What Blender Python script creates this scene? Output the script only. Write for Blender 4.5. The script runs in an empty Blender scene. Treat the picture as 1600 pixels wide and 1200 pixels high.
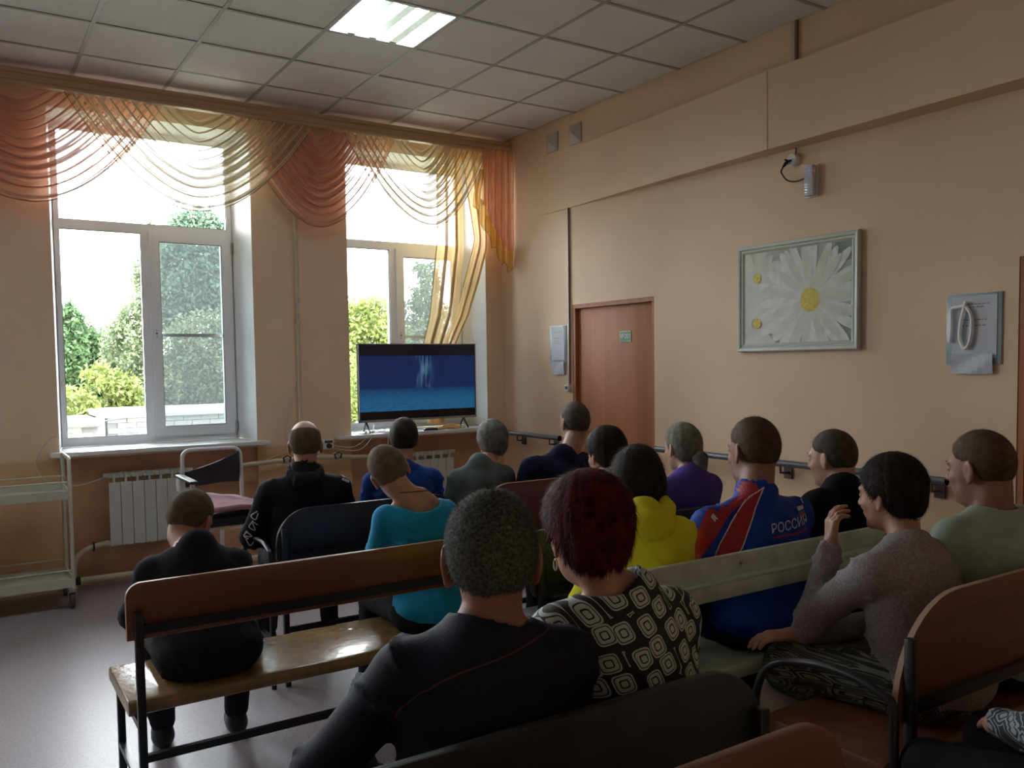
import bpy, bmesh, math, random
import numpy as np
from mathutils import Matrix, Vector
import openvdb as vdb

random.seed(7)
rng = np.random.default_rng(7)
SC = bpy.context.scene
COL = SC.collection

# ------------------------------------------------------------------ camera
cam_d = bpy.data.cameras.new('camera')
cam = bpy.data.objects.new('camera', cam_d)
COL.objects.link(cam)
SC.camera = cam
RW = np.array([[0.8364516672, -0.5478807001, -0.0132418592],
               [0.5465547360, 0.8357182567, -0.0534126957],
               [0.0403302486, 0.0374397375, 0.9984847205]])   # rows: right, forward, up
CP = np.array([-4.328990558, -6.812474435, 1.568323861])
cam.matrix_world = Matrix(((RW[0, 0], RW[2, 0], -RW[1, 0], CP[0]),
                           (RW[0, 1], RW[2, 1], -RW[1, 1], CP[1]),
                           (RW[0, 2], RW[2, 2], -RW[1, 2], CP[2]), (0, 0, 0, 1)))
cam_d.sensor_width = 36.0
cam_d.lens = 1340.864 / 1600 * 36
cam_d.shift_x = -4.373 / 1600
cam_d.shift_y = 39.196 / 1600
cam_d.clip_start = 0.05
cam_d.clip_end = 400

# ------------------------------------------------------------------ world, light, exposure
SC.view_settings.view_transform = 'Standard'
SC.view_settings.look = 'None'
SC.view_settings.gamma = 1
SC.view_settings.use_curve_mapping = False
SC.view_settings.exposure = 1.85
SC.cycles.use_denoising = True
SC.cycles.max_bounces = 10
SC.cycles.diffuse_bounces = 6
SC.cycles.transparent_max_bounces = 24
SC.cycles.sample_clamp_indirect = 6
SC.cycles.caustics_reflective = False
SC.cycles.caustics_refractive = False
w = bpy.data.worlds.new('overcast_sky')
SC.world = w
w.use_nodes = True
bg = w.node_tree.nodes['Background']
bg.inputs[0].default_value = (0.90, 0.96, 1.0, 1)
bg.inputs[1].default_value = 5.0



def portal(x0, x1, z0, z1, y):
    l = bpy.data.lights.new('window_portal', 'AREA')
    l.shape = 'RECTANGLE'
    l.size = x1 - x0
    l.size_y = z1 - z0
    l.cycles.is_portal = True
    o = bpy.data.objects.new('window_portal', l)
    COL.objects.link(o)
    o.location = ((x0 + x1) / 2, y, (z0 + z1) / 2)
    o.rotation_euler = (-math.pi / 2, 0, 0)


portal(-3.75, -2.3, 0.98, 3.4, 0.5)
portal(-1.56, -0.15, 0.98, 3.4, 0.5)
portal(-5.95, -4.5, 0.98, 3.4, 0.5)
portal(-8.16, -6.72, 0.98, 3.4, 0.5)


# ------------------------------------------------------------------ materials
def nt(name):
    m = bpy.data.materials.new(name)
    m.use_nodes = True
    return m, m.node_tree.nodes, m.node_tree.links, m.node_tree.nodes['Principled BSDF']


def mat(name, col, rough=0.6, noise=0.0, scale=8.0, bump=0.0, bscale=60.0, metal=0.0, col2=None, spec=0.5,
        stretch=(1, 1, 1), sheen=0.0, coat=0.0, detail=4.0):
    m, N, L, P = nt(name)
    P.inputs['Base Color'].default_value = (*col, 1)
    P.inputs['Roughness'].default_value = rough
    P.inputs['Metallic'].default_value = metal
    P.inputs['Specular IOR Level'].default_value = spec
    P.inputs['Sheen Weight'].default_value = sheen
    P.inputs['Coat Weight'].default_value = coat
    tc = N.new('ShaderNodeTexCoord')
    mp = N.new('ShaderNodeMapping')
    mp.inputs['Scale'].default_value = stretch
    L.new(tc.outputs['Object'], mp.inputs[0])
    if noise > 0 or col2:
        n = N.new('ShaderNodeTexNoise')
        n.inputs['Scale'].default_value = scale
        n.inputs['Detail'].default_value = detail
        L.new(mp.outputs[0], n.inputs['Vector'])
        r = N.new('ShaderNodeValToRGB')
        r.color_ramp.elements[0].position = 0.3
        r.color_ramp.elements[1].position = 0.7
        c2 = col2 or tuple(min(1, c * (1 + noise)) for c in col)
        c1 = tuple(c * (1 - noise) for c in col) if not col2 else col
        r.color_ramp.elements[0].color = (*c1, 1)
        r.color_ramp.elements[1].color = (*c2, 1)
        L.new(n.outputs[0], r.inputs[0])
        L.new(r.outputs[0], P.inputs['Base Color'])
    if bump > 0:
        b = N.new('ShaderNodeTexNoise')
        b.inputs['Scale'].default_value = bscale
        b.inputs['Detail'].default_value = 3
        L.new(mp.outputs[0], b.inputs['Vector'])
        bb = N.new('ShaderNodeBump')
        bb.inputs['Strength'].default_value = bump
        bb.inputs['Distance'].default_value = 0.01
        L.new(b.outputs[0], bb.inputs['Height'])
        L.new(bb.outputs[0], P.inputs['Normal'])
    return m


def emis(name, col, s):
    m, N, L, P = nt(name)
    P.inputs['Base Color'].default_value = (*col, 1)
    P.inputs['Emission Color'].default_value = (*col, 1)
    P.inputs['Emission Strength'].default_value = s
    return m


def sheer(name, col, fac=0.55, trans=0.6):
    m = bpy.data.materials.new(name)
    m.use_nodes = True
    N, L = m.node_tree.nodes, m.node_tree.links
    N.clear()
    out = N.new('ShaderNodeOutputMaterial')
    t = N.new('ShaderNodeBsdfTransparent')
    d = N.new('ShaderNodeBsdfDiffuse')
    tr = N.new('ShaderNodeBsdfTranslucent')
    d.inputs[0].default_value = (*col, 1)
    tr.inputs[0].default_value = (*col, 1)
    t.inputs[0].default_value = (1, 0.97, 0.94, 1)
    lw = N.new('ShaderNodeLayerWeight')
    lw.inputs[0].default_value = 0.5
    fr = N.new('ShaderNodeMapRange')
    fr.inputs['From Min'].default_value = 0.12
    fr.inputs['From Max'].default_value = 0.34
    L.new(lw.outputs['Facing'], fr.inputs[0])
    tf = N.new('ShaderNodeMapRange')          # thread seen edge-on lets less light through
    tf.inputs['To Min'].default_value = trans
    tf.inputs['To Max'].default_value = trans * 0.05
    L.new(fr.outputs[0], tf.inputs[0])
    mx = N.new('ShaderNodeMixShader')
    L.new(tf.outputs[0], mx.inputs[0])
    L.new(d.outputs[0], mx.inputs[1])
    L.new(tr.outputs[0], mx.inputs[2])
    ma = N.new('ShaderNodeMapRange')
    ma.inputs['To Min'].default_value = fac
    ma.inputs['To Max'].default_value = min(.985, fac + .66)
    L.new(fr.outputs[0], ma.inputs[0])
    m2 = N.new('ShaderNodeMixShader')
    L.new(ma.outputs[0], m2.inputs[0])
    L.new(t.outputs[0], m2.inputs[1])
    L.new(mx.outputs[0], m2.inputs[2])
    L.new(m2.outputs[0], out.inputs[0])
    return m


def glassmat(name, tint=(1, 1, 1), haze=0.0):
    m = bpy.data.materials.new(name)
    m.use_nodes = True
    N, L = m.node_tree.nodes, m.node_tree.links
    N.clear()
    out = N.new('ShaderNodeOutputMaterial')
    t = N.new('ShaderNodeBsdfTransparent')
    t.inputs[0].default_value = (*tint, 1)
    g = N.new('ShaderNodeBsdfGlossy')
    g.inputs['Roughness'].default_value = 0.02
    f = N.new('ShaderNodeFresnel')
    f.inputs[0].default_value = 1.3
    mx = N.new('ShaderNodeMixShader')
    L.new(f.outputs[0], mx.inputs[0])
    L.new(t.outputs[0], mx.inputs[1])
    L.new(g.outputs[0], mx.inputs[2])
    last = mx
    if haze:
        d = N.new('ShaderNodeBsdfTranslucent')
        d.inputs[0].default_value = (0.55, 0.58, 0.6, 1)
        m2 = N.new('ShaderNodeMixShader')
        m2.inputs[0].default_value = haze
        L.new(mx.outputs[0], m2.inputs[1])
        L.new(d.outputs[0], m2.inputs[2])
        last = m2
    L.new(last.outputs[0], out.inputs[0])
    return m


def wallpaint(name, up, low, zsplit):
    """two coats of paint: a plain upper coat and a darker glossier dado below zsplit, rolled texture, scuffs"""
    m, N, L, P = nt(name)
    g = N.new('ShaderNodeNewGeometry')
    s = N.new('ShaderNodeSeparateXYZ')
    L.new(g.outputs['Position'], s.inputs[0])
    nz = N.new('ShaderNodeTexNoise')
    nz.inputs['Scale'].default_value = 1.7
    nz.inputs['Detail'].default_value = 6
    L.new(g.outputs['Position'], nz.inputs['Vector'])
    mr = N.new('ShaderNodeMapRange')
    mr.inputs['From Min'].default_value = zsplit - 0.012
    mr.inputs['From Max'].default_value = zsplit + 0.012
    L.new(s.outputs['Z'], mr.inputs[0])
    mixes = []
    for c in (low, up):
        x = N.new('ShaderNodeMix')
        x.data_type = 'RGBA'
        x.inputs['A'].default_value = (*[v * 0.86 for v in c], 1)
        x.inputs['B'].default_value = (*[min(1, v * 1.12) for v in c], 1)
        L.new(nz.outputs[0], x.inputs['Factor'])
        mixes.append(x)
    x = N.new('ShaderNodeMix')
    x.data_type = 'RGBA'
    L.new(mr.outputs[0], x.inputs['Factor'])
    L.new(mixes[0].outputs['Result'], x.inputs['A'])
    L.new(mixes[1].outputs['Result'], x.inputs['B'])
    L.new(x.outputs['Result'], P.inputs['Base Color'])
    P.inputs['Roughness'].default_value = 0.62
    b = N.new('ShaderNodeTexNoise')
    b.inputs['Scale'].default_value = 120
    b.inputs['Detail'].default_value = 2
    L.new(g.outputs['Position'], b.inputs['Vector'])
    bb = N.new('ShaderNodeBump')
    bb.inputs['Strength'].default_value = 0.18
    bb.inputs['Distance'].default_value = 0.004
    L.new(b.outputs[0], bb.inputs['Height'])
    L.new(bb.outputs[0], P.inputs['Normal'])
    return m


def woodmat(name, c1, c2, axis=0, rough=0.4, scale=3.0, coat=0.2):
    m, N, L, P = nt(name)
    tc = N.new('ShaderNodeTexCoord')
    mp = N.new('ShaderNodeMapping')
    st = [9, 9, 9]
    st[axis] = 0.5
    mp.inputs['Scale'].default_value = st
    L.new(tc.outputs['Object'], mp.inputs[0])
    n = N.new('ShaderNodeTexNoise')
    n.inputs['Scale'].default_value = scale
    n.inputs['Detail'].default_value = 7
    n.inputs['Distortion'].default_value = 0.6
    L.new(mp.outputs[0], n.inputs['Vector'])
    r = N.new('ShaderNodeValToRGB')
    r.color_ramp.elements[0].position = 0.28
    r.color_ramp.elements[1].position = 0.72
    r.color_ramp.elements[0].color = (*c1, 1)
    r.color_ramp.elements[1].color = (*c2, 1)
    L.new(n.outputs[0], r.inputs[0])
    L.new(r.outputs[0], P.inputs['Base Color'])
    P.inputs['Roughness'].default_value = rough
    P.inputs['Coat Weight'].default_value = coat
    P.inputs['Coat Roughness'].default_value = 0.25
    return m


M = {}
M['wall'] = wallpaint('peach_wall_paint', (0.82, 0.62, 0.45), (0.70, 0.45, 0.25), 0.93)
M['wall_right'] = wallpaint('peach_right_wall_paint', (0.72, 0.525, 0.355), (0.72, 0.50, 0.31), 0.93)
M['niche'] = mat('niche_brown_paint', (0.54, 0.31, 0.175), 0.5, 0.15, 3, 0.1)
M['reveal'] = mat('white_reveal_paint', (0.78, 0.80, 0.82), 0.55, 0.04, 3)
M['pvc'] = mat('white_window_plastic', (0.74, 0.76, 0.80), 0.35)
M['sill'] = mat('white_sill_plastic', (0.74, 0.77, 0.78), 0.3, 0.05, 4)
M['gasket'] = mat('black_gasket', (0.02, 0.02, 0.025), 0.5)
M['tile'] = mat('ceiling_tile_mineral', (0.76, 0.74, 0.775), 0.95, 0.06, 1.2, 0.5, 220)
M['tbar'] = mat('ceiling_grid_metal', (0.36, 0.35, 0.35), 0.5)
M['floor'] = mat('linoleum', (0.24, 0.205, 0.22), 0.36, 0, 90, 0.03, 40, col2=(0.34, 0.30, 0.32), spec=0.5)
M['cornice'] = woodmat('cornice_wood', (0.50, 0.33, 0.19), (0.62, 0.43, 0.27), 0, 0.45)
M['door'] = woodmat('door_laminate', (0.34, 0.12, 0.042), (0.44, 0.17, 0.065), 2, 0.6, 2.0, 0.0)
M['laminate'] = woodmat('red_brown_laminate', (0.15, 0.042, 0.022), (0.21, 0.066, 0.034), 0, 0.35, 2.0, 0.3)
M['laminate_edge'] = mat('pale_laminate_edge', (0.42, 0.27, 0.17), 0.5)
M['laminate_dark'] = woodmat('dark_brown_laminate', (0.13, 0.036, 0.018), (0.19, 0.058, 0.03), 0, 0.4, 2.0, 0.2)
M['black_metal'] = mat('black_enamel', (0.012, 0.012, 0.014), 0.35)
M['vinyl_ochre'] = mat('ochre_vinyl', (0.24, 0.145, 0.055), 0.26, 0.25, 14, 0.15, 30, coat=0.3)
M['vinyl_black'] = mat('black_blue_vinyl', (0.018, 0.022, 0.028), 0.42, 0.3, 10, 0.15, 30)
M['vinyl_green'] = mat('dark_green_vinyl', (0.025, 0.032, 0.032), 0.45, 0.3, 10, 0.15, 30)
M['vinyl_brown'] = mat('brown_vinyl', (0.17, 0.06, 0.035), 0.4, 0.2, 10, 0.15, 30)
M['mint'] = mat('pale_mint_paint', (0.55, 0.62, 0.51), 0.35, 0.22, 9, 0.1, 20)
M['mint_seat'] = mat('pale_mint_vinyl', (0.56, 0.66, 0.57), 0.35, 0.12, 9, 0.1, 20)
M['cream_metal'] = mat('cream_enamel', (0.55, 0.56, 0.48), 0.4, 0.08, 5)
M['white_metal'] = mat('white_enamel', (0.72, 0.73, 0.75), 0.3)
M['radiator'] = mat('radiator_enamel', (0.56, 0.58, 0.54), 0.35)
M['pipe'] = mat('cream_pipe_paint', (0.55, 0.52, 0.38), 0.4, 0.1, 10)
M['steel'] = mat('steel', (0.5, 0.5, 0.5), 0.3, metal=1)
M['rubber'] = mat('grey_rubber', (0.07, 0.075, 0.08), 0.5)
M['rail'] = mat('grey_rail_plastic', (0.10, 0.10, 0.12), 0.3)
M['rail_bracket'] = mat('dark_bracket', (0.10, 0.06, 0.05), 0.4)
M['tv_black'] = mat('tv_black_plastic', (0.012, 0.012, 0.014), 0.25)
M['tv_silver'] = mat('tv_silver_edge', (0.35, 0.36, 0.38), 0.3, metal=0.6)
M['cable_white'] = mat('white_cable', (0.6, 0.58, 0.5), 0.4)
M['cable_black'] = mat('black_cable', (0.015, 0.015, 0.015), 0.4)
M['cable_brown'] = mat('brown_cable', (0.05, 0.03, 0.015), 0.5)
M['duct'] = mat('beige_cable_duct', (0.50, 0.42, 0.33), 0.4)
M['duct_shade'] = mat('shaded_cable_duct', (0.22, 0.13, 0.08), 0.4)  # duct colour with the shade of its far side painted in
M['vent'] = mat('vent_plastic', (0.50, 0.46, 0.46), 0.45)
M['frame_mint'] = mat('mint_picture_frame', (0.52, 0.57, 0.50), 0.35, 0.06, 20)
M['paper'] = mat('paper', (0.50, 0.54, 0.60), 0.5, 0.05, 10)
M['holder'] = mat('pale_blue_plastic', (0.32, 0.42, 0.48), 0.2, 0.05, 5)
M['ink'] = mat('grey_ink', (0.16, 0.18, 0.22), 0.6)
M['green_sign'] = mat('green_sign', (0.012, 0.16, 0.035), 0.4)
M['sign_border'] = mat('pale_green_border', (0.22, 0.42, 0.20), 0.4)
M['white_print'] = mat('white_print', (0.75, 0.78, 0.75), 0.5)
M['glass'] = glassmat('window_glass')
M['glass_net'] = glassmat('window_glass_with_insect_net', (0.55, 0.58, 0.59), 0.045)
M['cream_voile'] = sheer('cream_voile', (0.74, 0.66, 0.46), 0.30, 0.40)
M['salmon_voile'] = sheer('salmon_voile', (0.84, 0.47, 0.36), 0.50, 0.42)
M['orange_voile'] = sheer('orange_voile', (0.88, 0.48, 0.20), 0.45, 0.6)
M['gold_voile'] = sheer('gold_voile', (0.78, 0.50, 0.12), 0.72, 0.5)
M['ochre_voile'] = sheer('ochre_voile', (0.86, 0.60, 0.29), 0.80, 0.5)
M['hem'] = mat('brown_hem_thread', (0.22, 0.11, 0.06), 0.7)


# ------------------------------------------------------------------ mesh helpers
class MB:
    def __init__(s):
        s.v = []
        s.f = []

    def add(s, vs, fs):
        o = len(s.v)
        s.v += [tuple(float(c) for c in v) for v in vs]
        s.f += [tuple(i + o for i in f) for f in fs]
        return s

    def box(s, a, b):
        x0, y0, z0 = [min(p, q) for p, q in zip(a, b)]
        x1, y1, z1 = [max(p, q) for p, q in zip(a, b)]
        return s.add([(x0, y0, z0), (x1, y0, z0), (x1, y1, z0), (x0, y1, z0), (x0, y0, z1), (x1, y0, z1), (x1, y1, z1), (x0, y1, z1)],
                     [(0, 3, 2, 1), (4, 5, 6, 7), (0, 1, 5, 4), (1, 2, 6, 5), (2, 3, 7, 6), (3, 0, 4, 7)])

    def tube(s, pts, r, n=10, closed=False):
        P = [np.array(p, float) for p in pts]
        k = len(P)
        T = []
        for i in range(k):
            a = P[(i - 1) % k] if (closed or i > 0) else P[0]
            b = P[(i + 1) % k] if (closed or i < k - 1) else P[-1]
            t = b - a
            T.append(t / (np.linalg.norm(t) + 1e-12))
        up = np.array([0, 0, 1.0]) if abs(T[0][2]) < 0.9 else np.array([1.0, 0, 0])
        u = np.cross(T[0], up)
        u /= np.linalg.norm(u)
        vs = []
        for i in range(k):
            u = u - T[i] * np.dot(u, T[i])
            u /= np.linalg.norm(u) + 1e-12
            w_ = np.cross(T[i], u)
            rr = r[i] if hasattr(r, '__len__') else r
            for j in range(n):
                a = 2 * math.pi * j / n
                vs.append(P[i] + rr * (math.cos(a) * u + math.sin(a) * w_))
        fs = []
        m = k if closed else k - 1
        for i in range(m):
            for j in range(n):
                a, b = i * n + j, i * n + (j + 1) % n
                c, d = ((i + 1) % k) * n + (j + 1) % n, ((i + 1) % k) * n + j
                fs.append((a, b, c, d))
        if not closed:
            fs.append(tuple(range(n - 1, -1, -1)))
            fs.append(tuple((k - 1) * n + j for j in range(n)))
        return s.add(vs, fs)

    def prism(s, poly, axis, a, b):
        """poly: 2-D outline in the two other axes, extruded along axis from a to b"""
        n = len(poly)
        vs = []
        for t in (a, b):
            for p in poly:
                q = [p[0], p[1]]
                q.insert(axis, t)
                vs.append(q)
        fs = [tuple(range(n)), tuple(range(2 * n - 1, n - 1, -1))]
        for i in range(n):
            j = (i + 1) % n
            fs.append((i, i + n, j + n, j))
        return s.add(vs, fs)

    def lathe(s, prof, n=20, c=(0, 0, 0), ax=2):
        vs = []
        for (r, h) in prof:
            for j in range(n):
                a = 2 * math.pi * j / n
                p = [r * math.cos(a), r * math.sin(a), h]
                if ax == 0:
                    p = [p[2], p[0], p[1]]
                if ax == 1:
                    p = [p[0], p[2], p[1]]
                vs.append([p[i] + c[i] for i in range(3)])
        fs = []
        for i in range(len(prof) - 1):
            for j in range(n):
                k = (j + 1) % n
                fs.append((i * n + j, i * n + k, (i + 1) * n + k, (i + 1) * n + j))
        fs.append(tuple(range(n)))
        fs.append(tuple((len(prof) - 1) * n + j for j in range(n)))
        return s.add(vs, fs)


def bez(pts, n=12):
    """smooth curve through points (Catmull-Rom)"""
    P = [np.array(p, float) for p in pts]
    P = [2 * P[0] - P[1]] + P + [2 * P[-1] - P[-2]]
    out = []
    for i in range(1, len(P) - 2):
        for k in range(n):
            t = k / n
            out.append(0.5 * (2 * P[i] + (P[i + 1] - P[i - 1]) * t + (2 * P[i - 1] - 5 * P[i] + 4 * P[i + 1] - P[i + 2]) * t * t
                              + (3 * P[i] - P[i - 1] - 3 * P[i + 1] + P[i + 2]) * t ** 3))
    out.append(P[-2])
    return out


def mkmesh(name, v, f, m, smooth=False):
    me = bpy.data.meshes.new(name)
    me.from_pydata([tuple(p) for p in v], [], [tuple(q) for q in f])
    me.update()
    if smooth:
        me.polygons.foreach_set('use_smooth', [True] * len(me.polygons))
    if m:
        me.materials.append(m)
    return me


def link(o, parent=None):
    COL.objects.link(o)
    if parent is not None:
        o.parent = parent
    return o


def part(name, mb, m, parent=None, bevel=0.0, smooth=False, label=None, seg=2, recalc=True):
    if recalc:
        bm = bmesh.new()
        vs = [bm.verts.new(p) for p in mb.v]
        for f in mb.f:
            try:
                bm.faces.new([vs[i] for i in f])
            except ValueError:
                pass
        bmesh.ops.recalc_face_normals(bm, faces=bm.faces)
        me = bpy.data.meshes.new(name)
        if bevel > 0:
            es = [e for e in bm.edges if len(e.link_faces) == 2 and e.calc_face_angle(0) > 0.6]
            bmesh.ops.bevel(bm, geom=es, offset=bevel, segments=seg, affect='EDGES', profile=0.5, clamp_overlap=True)
            smooth = True
        bm.to_mesh(me)
        bm.free()
        if smooth:
            me.polygons.foreach_set('use_smooth', [True] * len(me.polygons))
            me.set_sharp_from_angle(angle=math.radians(40))
        me.materials.append(m)
    else:
        me = mkmesh(name, mb.v, mb.f, m, smooth)
    o = bpy.data.objects.new(name, me)
    link(o, parent)
    if label:
        o['label'] = label
    return o


def tag(o, label, cat, group=None, kind=None):
    o['label'] = label
    o['category'] = cat
    if group:
        o['group'] = group
    if kind:
        o['kind'] = kind
    return o


def thing(name, label, cat, loc=(0, 0, 0), group=None):
    o = bpy.data.objects.new(name, None)
    o.empty_display_size = 0.1
    COL.objects.link(o)
    o.location = loc
    return tag(o, label, cat, group)


def offs(o_parent, mb):
    """express world-space mesh data relative to its thing's origin"""
    l = o_parent.location
    mb.v = [(x - l[0], y - l[1], z - l[2]) for x, y, z in mb.v]
    return mb


def P_(name, mb, m, t, **k):
    return part(name, offs(t, mb), m, t, **k)


def struct(name, mb, m, **k):
    o = part(name, mb, m, **k)
    o['kind'] = 'structure'
    return o


def rrect(x0, x1, z0, z1, r, n=8, corners=(1, 1, 1, 1)):
    """rounded rectangle, corners bl br tr tl radii multipliers"""
    pts = []
    for (cx, cz, a0, c) in ((x0, z0, 180, corners[0]), (x1, z0, 270, corners[1]), (x1, z1, 0, corners[2]), (x0, z1, 90, corners[3])):
        rr = r * c
        if rr <= 1e-6:
            pts.append((cx, cz))
            continue
        ox = cx + rr if cx == x0 else cx - rr
        oz = cz + rr if cz == z0 else cz - rr
        for k in range(n + 1):
            a = math.radians(a0 + 90 * k / n)
            pts.append((ox + rr * math.cos(a), oz + rr * math.sin(a)))
    return pts


# ------------------------------------------------------------------ room shell
W1 = (-3.72, -2.32, 0.985, 3.39)
W2 = (-1.53, -0.175, 0.985, 3.39)
W3 = (-5.93, -4.53, 0.985, 3.39)
W4 = (-8.14, -6.74, 0.985, 3.39)  # added out of view, room widened to take it, for more daylight inside
XL, XR, YB, YW, H = -9.8, 0.0, -8.6, 0.0, 3.6
TH = 0.52

struct('floor', MB().box((XL - .2, YB - .2, -0.12), (XR + .2, YW + .6, 0)), M['floor'])

# window wall: piers, lintels, parapets with brown recessed niches under the sills
wb = MB()
xs = [XL, W4[0], W4[1], W3[0], W3[1], W1[0], W1[1], W2[0], W2[1], XR]
for i in range(0, 10, 2):
    wb.box((xs[i], 0, 0), (xs[i + 1], TH, H + .2))
for W in (W1, W2, W3, W4):
    wb.box((W[0], 0, W[3]), (W[1], TH, H + .2))
    wb.box((W[0], 0, 0.93), (W[1], TH, 0.965))
window_wall = struct('wall_window_side', wb, M['wall'])
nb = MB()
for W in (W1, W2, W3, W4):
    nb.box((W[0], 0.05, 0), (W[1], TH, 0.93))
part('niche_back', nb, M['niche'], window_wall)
rb = MB()
for W in (W1, W2, W3, W4):   # white splayed reveals
    x0, x1, z0, z1 = W
    yf = 0.40
    for (xa, xb_) in ((x0, x0 + .055), (x1, x1 - .06)):
        s = 0.003 if xa == x0 else -0.003
        rb.add([(xa + s, 0.0, z0), (xb_, yf, z0), (xb_, yf, z1), (xa + s, 0.0, z1), (xa, 0.0, z0), (xa, yf, z0), (xa, yf, z1), (xa, 0.0, z1)],
               [(0, 1, 2, 3), (0, 3, 7, 4), (4, 7, 6, 5), (1, 5, 6, 2), (3, 2, 6, 7), (0, 4, 5, 1)])
    rb.add([(x0, 0.0, z1 - .003), (x1, 0.0, z1 - .003), (x1, yf, z1 - .01), (x0, yf, z1 - .01), (x0, 0.0, z1), (x1, 0, z1), (x1, yf, z1), (x0, yf, z1)],
           [(0, 1, 2, 3), (4, 7, 6, 5), (0, 4, 5, 1), (3, 2, 6, 7), (0, 3, 7, 4), (1, 5, 6, 2)])
part('reveal', rb, M['reveal'], window_wall, label='white painted splayed window reveals')

# right wall with a door recess and the wedge-shaped duct casing
D1 = (-2.08, -1.085, 2.045)
D2 = (-5.7, -4.66, 2.05)
rw = MB()
T2 = 0.3
rw.box((0, YW + TH, 0), (T2, D1[1], H + .2))
rw.box((0, D1[1], D1[2]), (T2, D1[0], H + .2))
rw.box((0, D1[0], 0), (T2, D2[1], H + .2))
rw.box((0, D2[1], D2[2]), (T2, D2[0], H + .2))
rw.box((0, D2[0], 0), (T2, YB, H + .2))
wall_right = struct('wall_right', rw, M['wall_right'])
cs = MB()
zb, zt = 2.845, 3.315
prof = [(-0.004, -0.655), (-0.02, -1.2), (-0.075, -2.1), (-0.13, -3.2), (-0.165, -4.7), (-0.17, YB)]
vs = []
for z in (zb, zt):
    for x, y in prof:
        vs.append((x, y, z))
    vs.append((0, YB, z))
    vs.append((0, -0.655, z))
n = len(prof) + 2
fs = [tuple(range(n)), tuple(range(2 * n - 1, n - 1, -1))] + [(i, (i + 1) % n, (i + 1) % n + n, i + n) for i in range(n)]
cs.add(vs, fs)
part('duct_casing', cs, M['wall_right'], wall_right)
P = MB().box((-0.134, -3.235, zb), (-0.126, -3.2, zt))
part('casing_joint_strip', P, M['wall_right'], wall_right)

struct('wall_back', MB().box((XL, YB, 0), (XR, YB - .2, H + .2)), M['wall'])
struct('wall_left', MB().box((XL - .2, YB, 0), (XL, YW + TH, H + .2)), M['wall'])

# doors
for nm, (y0, y1, zt_), sign in (('door_1', D1, True), ('door_2', D2, False)):
    d = bpy.data.objects.new(nm, None)
    COL.objects.link(d)
    d['kind'] = 'structure'
    part('door_leaf', MB().box((0.035, y0 + .035, 0.01), (0.075, y1 - .035, zt_ - .035)), M['door'], d, bevel=0.003)
    fr = MB()
    fr.box((0.004, y0 + .001, 0), (0.10, y0 + .033, zt_ - .034)).box((0.004, y1 - .033, 0), (0.10, y1 - .001, zt_ - .034)).box((0.003, y0 + .001, zt_ - .033), (0.10, y1 - .001, zt_ - .001))
    part('door_frame', fr, M['door'], d)
    part('panel_behind', MB().box((0.1, y0, 0), (0.12, y1, zt_)), M['door'], d)
    hy = y1 - 0.10
    hd = MB().lathe([(0.026, 0.0), (0.026, 0.008), (0.01, 0.01), (0.01, 0.05)], 14, (0, 0, 0), 0)
    hd.v = [(0.035 - x, y + hy, z + 1.02) for x, y, z in hd.v]
    hd.tube([(-0.012, hy, 1.02), (-0.014, hy - .05, 1.02), (-0.012, hy - .12, 1.015)], 0.009, 8)
    part('door_handle', hd, M['steel'], d, smooth=True)
    if sign:
        sg = part('number_sign', MB().box((0.031, -1.787, 1.722), (0.035, -1.652, 1.806)), M['sign_border'], d, label='small green door number sign')
        part('sign_face', MB().box((0.0295, -1.779, 1.730), (0.0312, -1.660, 1.798)), M['green_sign'], sg)

# text helper
def text_mesh(txt, size):
    c = bpy.data.curves.new('t', 'FONT')
    c.body = txt
    c.size = size
    c.align_x = 'CENTER'
    c.align_y = 'CENTER'
    c.resolution_u = 3
    o = bpy.data.objects.new('t', c)
    COL.objects.link(o)
    dg = bpy.context.evaluated_depsgraph_get()
    me = o.evaluated_get(dg).to_mesh()
    v = np.array([p.co[:] for p in me.vertices])
    f = [tuple(p.vertices) for p in me.polygons]
    o.evaluated_get(dg).to_mesh_clear()
    bpy.data.objects.remove(o)
    return v, f


v, f = text_mesh('№201', 0.052)
mb = MB().add([(0.0285, -1.7195 - x * 1.0, 1.764 + y) for x, y, z in v], f)
part('sign_number', mb, M['white_print'], sg, recalc=False)

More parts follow.
